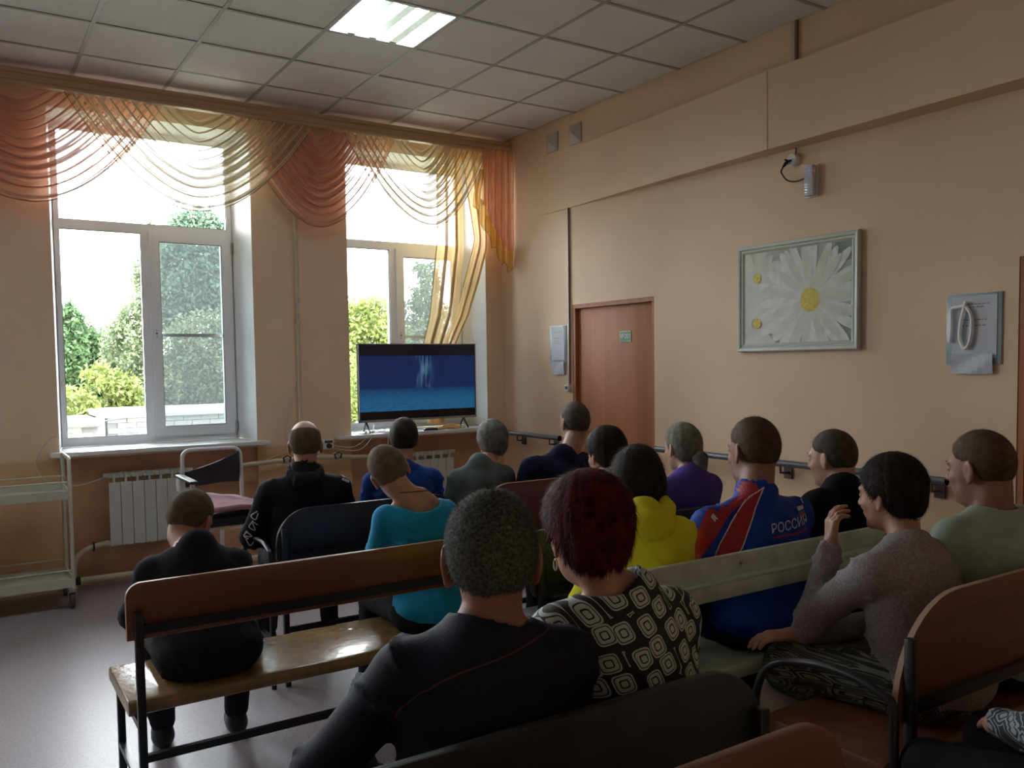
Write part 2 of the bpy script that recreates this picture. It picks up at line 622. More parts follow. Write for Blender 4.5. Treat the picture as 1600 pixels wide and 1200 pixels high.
# ceiling: slab, grid bars, tiles
TX0, TY0, TS = -0.553, -0.546, 0.6
ceiling = struct('ceiling', MB().box((XL - .2, YB - .2, H + .14), (XR + .2, YW + TH, H + .3)), M['tile'])
gx = [0.0] + [TX0 - k * TS for k in range(0, 16)] + [XL]
gy = [0.0] + [TY0 - k * TS for k in range(0, 14)] + [YB]
tb = MB()
for x in gx[1:-1]:
    tb.box((x - .012, YB, H - .001), (x + .012, 0, H + .02))
for y in gy[1:-1]:
    tb.box((XL, y - .012, H - .0015), (XR, y + .012, H + .02))
part('grid_bars', tb, M['tbar'], ceiling)
LAMP = (2, 3, 2)
tile_mb = MB().box((-.2885, -.2885, 0), (.2885, .2885, .015))
tile_me = {}
ntile = 0
for i in range(len(gx) - 1):
    for j in range(len(gy) - 1):
        x1, x0 = gx[i], gx[i + 1]
        y1, y0 = gy[j], gy[j + 1]
        # lamp tile: between grid lines x -2.353..-1.753 and y -2.346..-1.746
        if min(abs((x0 + x1) / 2 - (TX0 - (2.5 + 5 * k_) * TS)) for k_ in range(3)) < .1 and abs((y0 + y1) / 2 - (TY0 - 2.5 * TS)) < .1:
            continue
        key = (round(x1 - x0, 3), round(y1 - y0, 3))
        if key not in tile_me:
            hx, hy = (x1 - x0) / 2 - .0115, (y1 - y0) / 2 - .0115
            b = MB().box((-hx, -hy, 0), (hx, hy, .015))
            tile_me[key] = mkmesh('ceiling_tile', b.v, b.f, M['tile'])
        o = bpy.data.objects.new('ceiling_tile', tile_me[key])
        link(o, ceiling)
        o.location = ((x0 + x1) / 2, (y0 + y1) / 2, H + .003 + random.uniform(-.0015, .002))
        o.rotation_euler = (random.uniform(-.004, .004), random.uniform(-.004, .004), 0)

# lamps: recessed four-tube luminaires; one in view, two added out of view to brighten the room
M['tube_glow'] = emis('lit_fluorescent_tube', (0.85, 0.95, 1.0), 13.0)
M['mirror'] = mat('mirror_louvre', (0.60, 0.66, 0.70), 0.25, metal=0.9)


def luminaire(lx, ly, label):
    lamp = thing('ceiling_lamp', label, 'lamp', (lx, ly, H))
    hb = MB()
    a = 0.288
    hb.box((-a, -a, .07), (a, a, .08)).box((-a, -a, 0), (-a + .008, a, .075)).box((a - .008, -a, 0), (a, a, .075)).box((-a, -a, 0), (a, -a + .008, .075)).box((-a, a - .008, 0), (a, a, .075))
    part('housing', hb, M['white_metal'], lamp)
    for k in range(4):
        x = -0.21 + 0.14 * k
        part('fluorescent_tube', MB().tube([(x, -a + .012, .034), (x, a - .012, .034)], .016, 12), M['tube_glow'], lamp, smooth=True)
    for k in range(1, 4):
        x = -0.28 + 0.14 * k
        part('louvre_blade', MB().prism([(x - .028, .004), (x + .028, .004), (x + .004, .062), (x - .004, .062)], 1, -a + .009, a - .009), M['mirror'], lamp)
    lv = MB()
    for k in range(9):
        y = -0.235 + k * 0.0587
        for j in range(4):
            x = -0.28 + 0.14 * j
            lv.box((x + .03, y - .005, .003), (x + .11, y + .005, .016))
    cr = part('cross_louvre', lv, M['mirror'], lamp)
    cr['kind'] = 'stuff'
    return lamp


for k_, lb_ in enumerate(('square recessed fluorescent ceiling light with four glowing tubes', 'added recessed ceiling light left of the seen one, brightening the room out of view', 'added recessed ceiling light furthest left, brightening the room out of view')):
    luminaire(TX0 - (2.5 + 5 * k_) * TS, TY0 - 2.5 * TS, lb_)


# ------------------------------------------------------------------ windows
def window(name, W, yf=0.36):
    x0, x1, z0, z1 = W
    x0, x1 = x0 + .055, x1 - .06
    o = bpy.data.objects.new(name, None)
    COL.objects.link(o)
    o['kind'] = 'structure'
    d = 0.07
    ztr0, ztr1 = 2.61, 2.68
    xm0, xm1 = x0 + (0.595 if W is not W2 else 0.50), x0 + (0.66 if W is not W2 else 0.57)
    ya, yb2 = yf, yf + d
    fr = MB()
    fr.box((x0, ya, z0), (x0 + .035, yb2, z1)).box((x1 - .035, ya, z0), (x1, yb2, z1))
    fr.box((x0 + .001, ya + .0015, z0 + .0005), (x1 - .001, yb2 - .0015, z0 + .065)).box((x0 + .001, ya + .0015, z1 - .045), (x1 - .001, yb2 - .0015, z1 - .0005))
    fr.box((x0 + .001, ya + .0015, ztr0), (x1 - .001, yb2 - .0015, ztr1)).box((xm0, ya + .003, z0 + .001), (xm1, yb2 - .003, ztr0 + .001))
    part('window_frame', fr, M['pvc'], o)
    s0, s1 = xm1 - .012, x1 - .012
    sh = MB()
    ys = ya - .018
    ww = 0.075
    zs0, zs1 = z0 + .045, ztr0 + .015
    sh.prism([(s0, zs0), (s1, zs0), (s1, zs1), (s0, zs1)], 1, ys, ys + .001) if False else None
    sh.box((s0, ys, zs0), (s0 + ww, ya + .05, zs1)).box((s1 - ww, ys, zs0), (s1, ya + .05, zs1))
    sh.box((s0 + ww, ys, zs0), (s1 - ww, ya + .05, zs0 + ww)).box((s0 + ww, ys, zs1 - ww), (s1 - ww, ya + .05, zs1))
    sash = part('opening_sash', sh, M['pvc'], o)
    g = MB()
    for (a0, a1, b0, b1, yy) in ((x0 + .035, xm0, z0 + .065, ztr0, ya + .012), (s0 + ww, s1 - ww, zs0 + ww, zs1 - ww, ys + .006), (x0 + .035, x1 - .035, ztr1, z1 - .045, ya + .012)):
        for (p, q) in (((a0, yy, b0), (a0 + .004, yy + .01, b1)), ((a1 - .004, yy, b0), (a1, yy + .01, b1)), ((a0, yy, b0), (a1, yy + .01, b0 + .004)), ((a0, yy, b1 - .004), (a1, yy + .01, b1))):
            g.box(p, q)
    part('gasket', g, M['gasket'], o)
    part('pane', MB().box((x0 + .035, ya + .03, z0 + .065), (xm0, ya + .034, ztr0)), M['glass'], o)
    part('pane', MB().box((x0 + .035, ya + .03, ztr1), (x1 - .035, ya + .034, z1 - .045)), M['glass'], o)
    part('pane', MB().box((s0 + ww, ya + .02, zs0 + ww), (s1 - ww, ya + .024, zs1 - ww)), M['glass'], sash)
    part('insect_net', MB().box((s0 + ww - .03, yb2 + .012, zs0 + .03), (s1 - ww + .03, yb2 + .014, zs1 - .03)), M['glass_net'], o, label='greyish insect net outside the right sash')
    part('net_crossbar', MB().box((s0 + ww - .03, yb2 + .004, 1.815), (s1 - ww + .03, yb2 + .02, 1.84)), M['pvc'], o)
    hd = MB().box((s0 + .022, ys - .006, 1.79), (s0 + .048, ys, 1.88))
    part('handle_plate', hd, M['white_metal'], sash, bevel=.002)
    dots = MB()
    for zz in (1.812, 1.836, 1.86):
        dots.lathe([(0.004 if zz != 1.836 else .007, -.0015), (0.004 if zz != 1.836 else .007, .0)], 8, (s0 + .035, ys - .006, zz), 1)
    part('handle_socket', dots, M['gasket'], sash)
    hg = MB()
    for zz in (z0 + .10, ztr0 - .08):
        hg.tube([(s1 + .004, ys - .004, zz - .045), (s1 + .004, ys - .004, zz + .045)], .008, 8)
    part('hinge', hg, M['steel'], sash)
    return o


window('window_1', W1)
window('window_2', W2)
window('window_3', W3)
window('added_window_4', W4)
for k, (a0, a1) in enumerate(((-3.785, -2.245), (-1.672, -0.13), (-6.0, -4.46), (-8.21, -6.67))):
    W = (W1, W2, W3, W4)[k]
    s = MB()
    s.prism([(a0, -.1), (a1, -.1), (a1, 0.0), (W[1] - .002, 0.0), (W[1] - .05, .362), (W[0] + .05, .362), (W[0] + .002, 0.0), (a0, 0.0)], 2, .952, .985)
    struct('trim_%d' % (k + 1), s, M['sill'], bevel=.006)

# small red-brown paint block left end of the second sill
# ------------------------------------------------------------------ outside
EXT_G = -1.1
M['grass'] = mat('gravelly_grass_ground', (0.24, 0.26, 0.19), 0.9, 0.3, 2.0)
gnd = struct('trim_9', MB().box((-40, .6, EXT_G - .2), (60, 90, EXT_G)), M['grass'])
gnd.name = 'grass_ground'
gnd['label'] = 'grass ground outside the windows'
M['white_brick'] = mat('whitewashed_brick', (0.26, 0.25, 0.245), 0.9, 0.12, 3, 0.3, 40)
M['mortar'] = mat('grey_mortar', (0.13, 0.125, 0.12), 0.95)
M['slab'] = mat('roof_slab_edge', (0.27, 0.26, 0.26), 0.9, 0.1, 6)
M['dark_roof'] = mat('dark_roof_felt', (0.10, 0.09, 0.09), 0.9, 0.2, 5)


def brick_building(name, label, x0, x1, y, ztop, rows, m_roof, over=0.12):
    t = thing(name, label, 'building', ((x0 + x1) / 2, y, EXT_G))
    P_('wall_core', MB().box((x0, y + .03, EXT_G), (x1, y + 2.4, ztop)), M['mortar'], t)
    P_('roof_slab', MB().box((x0 - over, y - .15, ztop), (x1 + over, y + 2.6, ztop + .13)), m_roof, t, bevel=.01)
    bw, bh = .40, .118
    b = MB().box((-bw / 2 + .007, 0, -bh / 2 + .007), (bw / 2 - .007, .05, bh / 2 - .007))
    me = mkmesh('brick', b.v, b.f, M['white_brick'])
    for r in range(rows):
        z = ztop - bh / 2 - r * bh
        x = x0 + bw / 2 + (bw / 2 if r % 2 else 0)
        while x < x1 - bw / 2 + .01:
            o = bpy.data.objects.new('brick', me)
            link(o, t)
            o.location = (x - t.location[0], -random.uniform(0, .008), z - EXT_G)
            x += bw
    return t


brick_building('brick_garage', 'low whitewashed brick garage with a flat slab roof seen through the left window', -1.5, 3.9, 14.0, .47, 9, M['slab'])
brick_building('brick_shed', 'small whitewashed brick shed with a dark roof edge at the left window corner', -2.95, -1.86, 12.8, .37, 7, M['dark_roof'])
post = thing('gate_post', 'broken whitewashed concrete gate post between shed and garage', 'post', (-1.66, 13.3, EXT_G))
P_('shaft', MB().prism([(-1.83, EXT_G), (-1.64, EXT_G), (-1.66, .55), (-1.71, .70), (-1.78, .68), (-1.82, .4)], 1, 13.2, 13.4), M['slab'], post, bevel=.02)
P_('iron_bar', MB().tube([(-2.0, 13.25, .42), (-1.3, 13.2, .50)], .02, 6), M['dark_roof'], post)

M['bark'] = mat('bark', (0.20, 0.15, 0.10), 0.9, 0.3, 12, 0.4, 20)
M['birch'] = mat('birch_bark', (0.75, 0.74, 0.66), 0.8, 0, 9, 0.1, 20, col2=(0.40, 0.37, 0.32), stretch=(1, 1, .3))


def leafmat(name, c, c2):
    m, N, L, P = nt(name)
    tc = N.new('ShaderNodeTexCoord')
    n = N.new('ShaderNodeTexNoise')
    n.inputs['Scale'].default_value = 1.6
    n.inputs['Detail'].default_value = 6
    L.new(tc.outputs['Object'], n.inputs['Vector'])
    r = N.new('ShaderNodeValToRGB')
    r.color_ramp.elements[0].position = .35
    r.color_ramp.elements[1].position = .65
    r.color_ramp.elements[0].color = (*c, 1)
    r.color_ramp.elements[1].color = (*c2, 1)
    L.new(n.outputs[0], r.inputs[0])
    L.new(r.outputs[0], P.inputs['Base Color'])
    P.inputs['Roughness'].default_value = .6
    out = N['Material Output']
    tr = N.new('ShaderNodeBsdfTranslucent')
    L.new(r.outputs[0], tr.inputs[0])
    mx = N.new('ShaderNodeMixShader')
    mx.inputs[0].default_value = .35
    L.new(P.outputs[0], mx.inputs[1])
    L.new(tr.outputs[0], mx.inputs[2])
    L.new(mx.outputs[0], out.inputs[0])
    return m


M['leaf_mid'] = leafmat('mid_green_leaves', (0.055, 0.11, 0.045), (0.11, 0.18, 0.07))
M['leaf_pale'] = leafmat('pale_grey_green_leaves', (0.10, 0.135, 0.07), (0.19, 0.225, 0.12))
M['leaf_yellow'] = leafmat('yellow_green_leaves', (0.11, 0.14, 0.03), (0.20, 0.24, 0.06))
M['leaf_dark'] = leafmat('dark_blue_green_needles', (0.08, 0.13, 0.085), (0.14, 0.20, 0.13))


def tree(name, label, x, y, crowns, nleaf, leaf, lm, bark, tr=.12, trunks=((0, 0),), top=None, group=None):
    """crowns: ellipsoids (dx, dy, z, rx, ry, rz); leaves cluster into clumps on each"""
    t = thing(name, label, 'tree', (x, y, EXT_G), group)
    for (dx, dx2) in trunks:
        zt = top or max(c[2] + c[5] * .6 for c in crowns)
        pts = [(dx + (dx2 - dx) * s + .06 * math.sin(5 * s + x), 0, s * (zt - EXT_G)) for s in np.linspace(0, 1, 9)]
        part('trunk', MB().tube(pts, [tr * (1 - .8 * s) for s in np.linspace(0, 1, 9)], 8), bark, t, smooth=True)
    tot = sum(c[3] * c[5] for c in crowns)
    V, F = [], []
    for c in crowns:
        nn = int(nleaf * c[3] * c[5] / tot)
        ncl = max(10, nn // 60)
        u = rng.normal(size=(ncl, 3))
        u /= np.linalg.norm(u, axis=1)[:, None]
        rad = rng.uniform(.35, 1, ncl) ** .6
        cen = u * rad[:, None] * np.array([c[3], c[4], c[5]]) + np.array([c[0], c[1], c[2] - EXT_G])
        idx = rng.integers(0, ncl, nn)
        p = cen[idx] + rng.normal(size=(nn, 3)) * np.array([c[3], c[4], c[5]]) * .13
        a = rng.normal(size=(nn, 3))
        a /= np.linalg.norm(a, axis=1)[:, None]
        b = np.cross(a, rng.normal(size=(nn, 3)))
        b /= np.linalg.norm(b, axis=1)[:, None]
        s = leaf * rng.uniform(.6, 1.3, (nn, 1))
        q = np.stack([p - a * s, p + b * s * .5, p + a * s, p - b * s * .5], 1).reshape(-1, 3)
        o = len(V)
        V.append(q)
    V = np.concatenate(V)
    F = np.arange(len(V)).reshape(-1, 4)
    me = bpy.data.meshes.new('foliage')
    me.vertices.add(len(V))
    me.vertices.foreach_set('co', V.ravel())
    me.loops.add(len(V))
    me.loops.foreach_set('vertex_index', F.ravel())
    me.polygons.add(len(F))
    me.polygons.foreach_set('loop_start', np.arange(0, len(V), 4))
    me.update(calc_edges=True)
    me.materials.append(lm)
    o = bpy.data.objects.new('foliage', me)
    o['kind'] = 'stuff'
    link(o, t)
    return t


tree('broadleaf_tree', 'round mid green tree at the left edge of the left window', -1.5, 23.5, [(-.1, 0, 2.0, 1.1, 1.1, 1.4), (.7, .3, 1.7, .9, .9, 1.3), (-.9, 0, 1.0, 1, 1, 1.2), (.3, 0, 3.0, .6, .6, .6), (1.7, .3, 1.0, 1.0, .9, 1.3)], 30000, .085, M['leaf_mid'], M['bark'])
tree('birch_tree', 'slim pair of birch trunks with loose pale leaves left of the window post', .45, 21, [(.15, 0, 3.6, .40, .5, 1.5), (-.2, .2, 1.9, .85, .6, 1.5), (.40, 0, 5.0, .28, .4, 1.0)], 11000, .07, M['leaf_pale'], M['birch'], .065, ((0.1, -.15), (.45, .55)))
tree('yellow_shrub', 'yellow green maple bush behind the shed', -2.05, 16.6, [(0, 0, .4, .75, .7, .8), (.6, 0, .0, .5, .5, .6)], 5000, .07, M['leaf_yellow'], M['bark'], .05)
tree('yellow_shrub', 'low yellow green bush just left of the birch trunks', -.90, 18.4, [(0, 0, .9, .75, .7, .75), (.5, .1, .5, .55, .5, .6)], 5000, .07, M['leaf_yellow'], M['bark'], .05)
tree('conifer_tree', 'tall dark blue green tree behind the right sash of the left window', 3.4, 27, [(0, 0, 6.0, 1.4, 1.3, 1.4), (.2, 0, 4.6, 1.9, 1.5, 1.3), (-.8, 0, 3.9, .9, 1.0, 1.2), (1.2, 0, 5.4, 1.0, 1, 1.6)], 36000, .09, M['leaf_dark'], M['bark'], .16)
tree('pale_tree', 'pale olive green tree filling the lower right sash of the left window', 1.9, 19.5, [(0, 0, 1.8, 1.3, 1.0, 1.3), (1.3, 0, 2.2, 1.1, 1, 1.4), (.5, .2, .6, 1.6, 1, 1.1), (-.9, 0, .8, .8, .8, 1.1)], 40000, .07, M['leaf_pale'], M['bark'], .1)
tree('yellow_tree', 'bright yellow green tree behind the left pane of the right window', 9.1, 24, [(0, 0, 2.6, 1.4, 1.2, 1.5), (-1.0, 0, 1.3, 1.2, 1, 1.6), (.9, 0, 1.0, 1.2, 1.2, 1.5)], 18000, .10, M['leaf_yellow'], M['bark'], .1)
tree('sparse_tree', 'sparse pale tree reaching up behind the right pane of the right window', 13.0, 27, [(.2, 0, 4.8, .8, .8, 1.5), (-.3, 0, 3.4, 1.6, 1, 1.1), (0, 0, 1.8, 1.8, 1.2, 1.6)], 14000, .085, M['leaf_pale'], M['bark'], .1)
tree('yellow_shrub', 'bright leafy bush close behind the left edge of the television', 5.7, 17, [(0, 0, .9, .9, .8, 1.0), (.3, 0, -.1, 1.2, .8, .9)], 7000, .06, M['leaf_yellow'], M['bark'], .05)
# ------------------------------------------------------------------ cornice, swags and curtain
cor = MB()
pr = [(-.16, 3.455), (-.19, 3.46), (-.20, 3.475), (-.192, 3.487), (-.20, 3.498), (-.20, 3.522), (-.192, 3.532), (-.205, 3.545), (-.205, 3.56), (-.15, 3.565), (-.15, 3.455)]
cor.prism(pr, 0, XL + .02, -.012)
cornice = thing('curtain_cornice', 'long grooved brown wooden curtain cornice running above both windows', 'cornice', (-3.5, -.17, 3.46))
P_('cornice_board', cor, M['cornice'], cornice)
br = MB()
for x in (-6.4, -4.25, -2.0, -.1):
    br.box((x - .015, -.15, 3.50), (x + .015, -.001, 3.52))
P_('wall_bracket', br, M['steel'], cornice)


def swag(name, label, x0, x1, xm, zb, y, mt, gl=.42, gr=.42, nf=11, ztop=3.462, amp=.019, mt_hem=True, ph=0.0):
    nu, nv = 44, 150
    V = []
    g = np.zeros((nv + 1, nu + 1, 3))
    for i in range(nv + 1):
        v = i / nv
        a = x0 + (1 - v) * gl * (x1 - x0)
        b = x1 - (1 - v) * gr * (x1 - x0)
        zl = (ztop - zb) * (.10 + .90 * v)
        t = np.linspace(0, 1, nu + 1)
        tm = (xm - x0) / (x1 - x0)
        tt = np.where(t < tm, .5 * t / tm, .5 + .5 * (t - tm) / (1 - tm)) * .6 + t * .4
        shp = 1 - np.abs(2 * tt - 1) ** (1.45 + .45 * v)
        e = np.minimum(1, 4 * t * (1 - t) + .25)
        ph_ = 2 * math.pi * nf * v + ph + 1.2 * np.sin(3 * t + ph)
        rip = np.sin(ph_) + .35 * np.sin(2.1 * ph_ + 1)
        x = a + (b - a) * t
        # hanging curve narrows in slightly
        z = ztop - zl * shp + amp * .75 * np.cos(ph_) * e * min(1, 6 * v) * min(1, (1 - v) * 8 + .2)
        yy = y - .03 * np.sin(math.pi * t) * v + amp * rip * e * min(1, 5 * v + .3)
        g[i, :, 0] = x
        g[i, :, 1] = yy
        g[i, :, 2] = np.minimum(z, ztop)
    v_ = g.reshape(-1, 3)
    f = [(i * (nu + 1) + j, i * (nu + 1) + j + 1, (i + 1) * (nu + 1) + j + 1, (i + 1) * (nu + 1) + j) for i in range(nv) for j in range(nu)]
    t_ = thing(name, label, 'curtain', ((x0 + x1) / 2, y, ztop), 'draped swags under the cornice')
    part('swag_cloth', MB().add(v_ - np.array(t_.location), f), mt, t_, smooth=True, recalc=False)
    hem = g[-1] - np.array(t_.location)
    part('hem', MB().tube([p for p in hem[::2]], .0032, 5), M['hem'], t_, smooth=True)
    return t_


swag('window_swag', 'salmon pink voile swag at the left end over the wall', -4.82, -2.98, -3.80, 2.70, -.125, M['salmon_voile'], ph=.4)
swag('window_swag', 'wide cream voile swag hanging across the left window', -3.62, -1.86, -2.80, 2.72, -.165, M['cream_voile'], ph=1.0, nf=10)
swag('window_swag', 'salmon pink voile swag over the pier between the windows', -2.46, -1.13, -1.84, 2.68, -.125, M['salmon_voile'], ph=2.2)
swag('window_swag', 'cream voile swag over the right window', -1.60, -.24, -.80, 2.74, -.165, M['cream_voile'], ph=3.0, nf=10)


def pleated(name, x_l, x_r, zs, y, nf, amp, mt, parent, nu=90, nv=60, yb=None, ph=0., zt=None):
    """vertical pleated cloth; x_l(s), x_r(s), bottom z per t through zs(t)"""
    V = []
    for i in range(nv + 1):
        s = i / nv
        for j in range(nu + 1):
            t = j / nu
            zt_, zb_ = (zt(t) if zt else 3.462), zs(t)
            z = zt_ + (zb_ - zt_) * s
            a, b = x_l(z), x_r(z)
            p = 2 * math.pi * nf * t + ph
            sq = min(1, (b - a) / .3)
            V.append((min(-.006, a + (b - a) * t + amp * .5 * math.cos(p) * (1 - abs(2 * t - 1))), y + amp * sq ** .3 * math.sin(p + .8 * s) + (yb(z) if yb else 0), z))
    f = [(i * (nu + 1) + j, i * (nu + 1) + j + 1, (i + 1) * (nu + 1) + j + 1, (i + 1) * (nu + 1) + j) for i in range(nv) for j in range(nu)]
    l = np.array(parent.location)
    return part(name, MB().add(np.array(V) - l, f), mt, parent, smooth=True, recalc=False)


def interp(pts):
    z = [p[0] for p in pts][::-1]
    x = [p[1] for p in pts][::-1]
    return lambda q: float(np.interp(q, z, x))


cur = thing('long_curtain', 'long ochre voile curtain tied back and tucked behind the television', 'curtain', (-.5, -.10, 3.46))
back = interp([(3.46, 0.0), (2.6, 0.0), (2.0, .10), (1.7, .24), (1.0, .24)])
pleated('curtain_left_fall', interp([(3.46, -.71), (2.9, -.71), (2.2, -.74), (1.72, -.76)]), interp([(3.46, -.46), (2.6, -.45), (2.1, -.47), (1.72, -.52)]), lambda t: 1.60, -.075, 2.6, .016, M['ochre_voile'], cur, yb=back)
pleated('curtain_right_fall', interp([(3.46, -.46), (2.7, -.33), (2.2, -.44), (1.72, -.54)]), interp([(3.46, -.19), (2.62, -.19), (2.3, -.26), (1.72, -.42)]), lambda t: 1.60, -.07, 2.2, .012, M['ochre_voile'], cur, yb=back)
P_('tied_end', MB().tube(bez([(-.66, .17, 1.66), (-.65, .18, 1.5), (-.64, .18, 1.25), (-.62, .18, 1.03)], 5), [.08] * 16, 12), M['ochre_voile'], cur, smooth=True)
jab = thing('curtain_jabot', 'salmon pink cascading curtain tail with gold ruffled stepped edge in the corner', 'curtain', (-.2, -.2, 3.46))
def step(pts, n_, amp):
    xs_ = [p[0] for p in pts]
    zs_ = [p[1] for p in pts]
    x0_, x1_ = xs_[0], xs_[-1]
    return lambda t: float(np.interp(x0_ + (x1_ - x0_) * t, xs_, zs_)) - amp * abs(((t * n_) % 1) - .5) * 2


pink_b = step([(-.34, 3.02), (-.27, 2.86), (-.18, 2.70), (-.10, 2.60), (-.012, 2.58)], 5, .03)
gold_b = step([(-.415, 3.04), (-.37, 2.90), (-.29, 2.76), (-.20, 2.62), (-.13, 2.50), (-.07, 2.46), (-.012, 2.46)], 4.5, .07)
pleated('pink_tail', lambda z: -.34, lambda z: -.012, pink_b, -.245, 5, .020, M['salmon_voile'], jab)
gl_ = interp([(3.46, -.30), (3.2, -.38), (3.05, -.415), (2.3, -.415)])
pleated('gold_ruffle', gl_, lambda z: -.012, gold_b, -.215, 7, .02, M['gold_voile'], jab, zt=lambda t: max(gold_b(t) + .05, min(3.46, pink_b(max(0, t * 1.2 - .2)) + .06)) if t > .18 else 3.30 - .1 * t)
rf = []
for k in range(91):
    t = k / 90
    z = gold_b(t)
    a, b = -.415, -.012
    p = 2 * math.pi * 7 * t
    rf.append((min(-.006, a + (b - a) * t + .01 * math.cos(p) * (1 - abs(2 * t - 1))), -.215 + .02 * math.sin(p + .8), z))
P_('ruffle_hem', MB().tube(rf, .0025, 5), M['hem'], jab)

# ------------------------------------------------------------------ television on the second sill
tv = thing('television', 'flat screen television showing a dark blue icy hall, standing on the right window sill', 'television', (-.87, .02, .985))
x0, x1, z0, z1 = -1.445, -.290, 1.078, 1.752
P_('tv_body', MB().box((x0, .022, z0), (x1, .055, z1)).box((x0 + .2, .055, z0 + .03), (x1 - .2, .09, z0 + .35)), M['tv_black'], tv, bevel=.003)
P_('bezel', MB().box((x0, .014, z0), (x0 + .008, .024, z1)).box((x1 - .008, .014, z0), (x1, .024, z1)).box((x0, .014, z1 - .008), (x1, .024, z1)).box((x0, .014, z0), (x1, .024, z0 + .018)), M['tv_silver'], tv, label='thin grey bezel')
m, N, L, Pn = nt('tv_picture')
tc = N.new('ShaderNodeTexCoord')
sp = N.new('ShaderNodeSeparateXYZ')
L.new(tc.outputs['Object'], sp.inputs[0])


def mth(op, a, b=None, c=None, clamp=False):
    n_ = N.new('ShaderNodeMath')
    n_.operation = op
    n_.use_clamp = clamp
    for i, q in enumerate((a, b, c)):
        if q is None:
            continue
        if isinstance(q, (int, float)):
            n_.inputs[i].default_value = q
        else:
            L.new(q, n_.inputs[i])
    return n_.outputs[0]


X_, Z_ = sp.outputs['X'], sp.outputs['Z']      # local: x -.575...575, z .09...77
ramp = N.new('ShaderNodeValToRGB')
ramp.color_ramp.interpolation = 'LINEAR'
zz = mth('MULTIPLY_ADD', Z_, 1 / .68, -.135)
L.new(zz, ramp.inputs[0])
el = ramp.color_ramp.elements
el[0].position = 0.0
el[0].color = (0, 0, 0, 1)
el[1].position = .128
el[1].color = (0, 0, 0, 1)
for p, c in ((.135, (.012, .10, .22)), (.30, (.010, .085, .20)), (.40, (.006, .045, .13)), (.43, (.004, .018, .08)), (.83, (.004, .016, .075)), (.845, (.002, .002, .006))):
    e = el.new(p)
    e.color = (*c, 1)
nz = N.new('ShaderNodeTexNoise')
nz.inputs['Scale'].default_value = 26
nz.inputs['Detail'].default_value = 8
mp = N.new('ShaderNodeMapping')
mp.inputs['Scale'].default_value = (1, 1, 3)
L.new(tc.outputs['Object'], mp.inputs[0])
L.new(mp.outputs[0], nz.inputs['Vector'])
ns = mth('MULTIPLY_ADD', nz.outputs[0], 1.5, .15, True)
# pale icy curtain of light hanging in the middle of the hall
w1 = mth('SUBTRACT', 1, mth('MULTIPLY', mth('ABSOLUTE', mth('SUBTRACT', X_, .045)), 9), None, True)
w2 = mth('MULTIPLY', mth('GREATER_THAN', zz, .42), mth('LESS_THAN', zz, .84))
nz2 = N.new('ShaderNodeTexNoise')
nz2.inputs['Scale'].default_value = 8
mp2 = N.new('ShaderNodeMapping')
mp2.inputs['Scale'].default_value = (4, 1, .6)
L.new(tc.outputs['Object'], mp2.inputs[0])
L.new(mp2.outputs[0], nz2.inputs['Vector'])
glow = mth('MULTIPLY', mth('MULTIPLY', w1, w2), mth('MULTIPLY_ADD', nz2.outputs[0], 5, -2.3, True))
mx = N.new('ShaderNodeMix')
mx.data_type = 'RGBA'
mx.blend_type = 'MULTIPLY'
mx.inputs['Factor'].default_value = 1
L.new(ramp.outputs[0], mx.inputs['A'])
cmb = N.new('ShaderNodeCombineColor')
for i in range(3):
    L.new(ns, cmb.inputs[i])
L.new(cmb.outputs[0], mx.inputs['B'])
mx2 = N.new('ShaderNodeMix')
mx2.data_type = 'RGBA'
L.new(mth('MULTIPLY', glow, .7), mx2.inputs['Factor'])
L.new(mx.outputs['Result'], mx2.inputs['A'])
mx2.inputs['B'].default_value = (.10, .22, .32, 1)
Pn.inputs['Base Color'].default_value = (.005, .005, .008, 1)
Pn.inputs['Roughness'].default_value = .25
L.new(mx2.outputs['Result'], Pn.inputs['Emission Color'])
Pn.inputs['Emission Strength'].default_value = 0.27
part('screen', MB().add([(-.567, -.004, .112), (.567, -.004, .112), (.567, -.004, .759), (-.567, -.004, .759)], [(0, 1, 2, 3)]), m, tv, recalc=False, label='dark blue picture with black bars')
for x in (-1.38, -.42):
    lg = MB().tube([(x, .03, 1.08), (x - .01, -.075, .992)], .007, 8).tube([(x, .03, 1.08), (x + .03, .15, .992)], .007, 8)
    P_('stand_leg', lg, M['tv_black'], tv, smooth=True)
rc = thing('remote_control', 'small black remote control lying on the right sill below the television', 'remote', (-.80, -.055, .985))
P_('remote_body', MB().box((-.87, -.075, .986), (-.74, -.04, 1.003)), M['tv_black'], rc, bevel=.004)
P_('buttons', MB().box((-.86, -.068, 1.003), (-.77, -.047, 1.005)), M['rubber'], rc)
pp = thing('paper_sheet', 'crumpled white paper sheets lying on the left end of the right sill', 'paper', (-1.35, 0, .986))
for k in range(4):
    a = rng.uniform(-.5, .5)
    cx, cy = -1.40 + .11 * k, .02 + .03 * (k % 2)
    g = []
    n_ = 6
    for i in range(n_):
        for j in range(n_):
            u, v = (i / (n_ - 1) - .5) * .17, (j / (n_ - 1) - .5) * .13
            g.append((cx + u * math.cos(a) - v * math.sin(a), cy + u * math.sin(a) + v * math.cos(a), .990 + .004 * k + .012 * math.sin(i * 1.7 + j * 2.3 + k) ** 2))
    P_('sheet', MB().add(g, [(i * n_ + j, i * n_ + j + 1, (i + 1) * n_ + j + 1, (i + 1) * n_ + j) for i in range(n_ - 1) for j in range(n_ - 1)]), M['paper'], pp, recalc=False)
rg = thing('golden_cloth', 'small crumpled golden orange cloth under the television on the right sill', 'cloth', (-.60, .02, .986))
g = []
n_ = 16
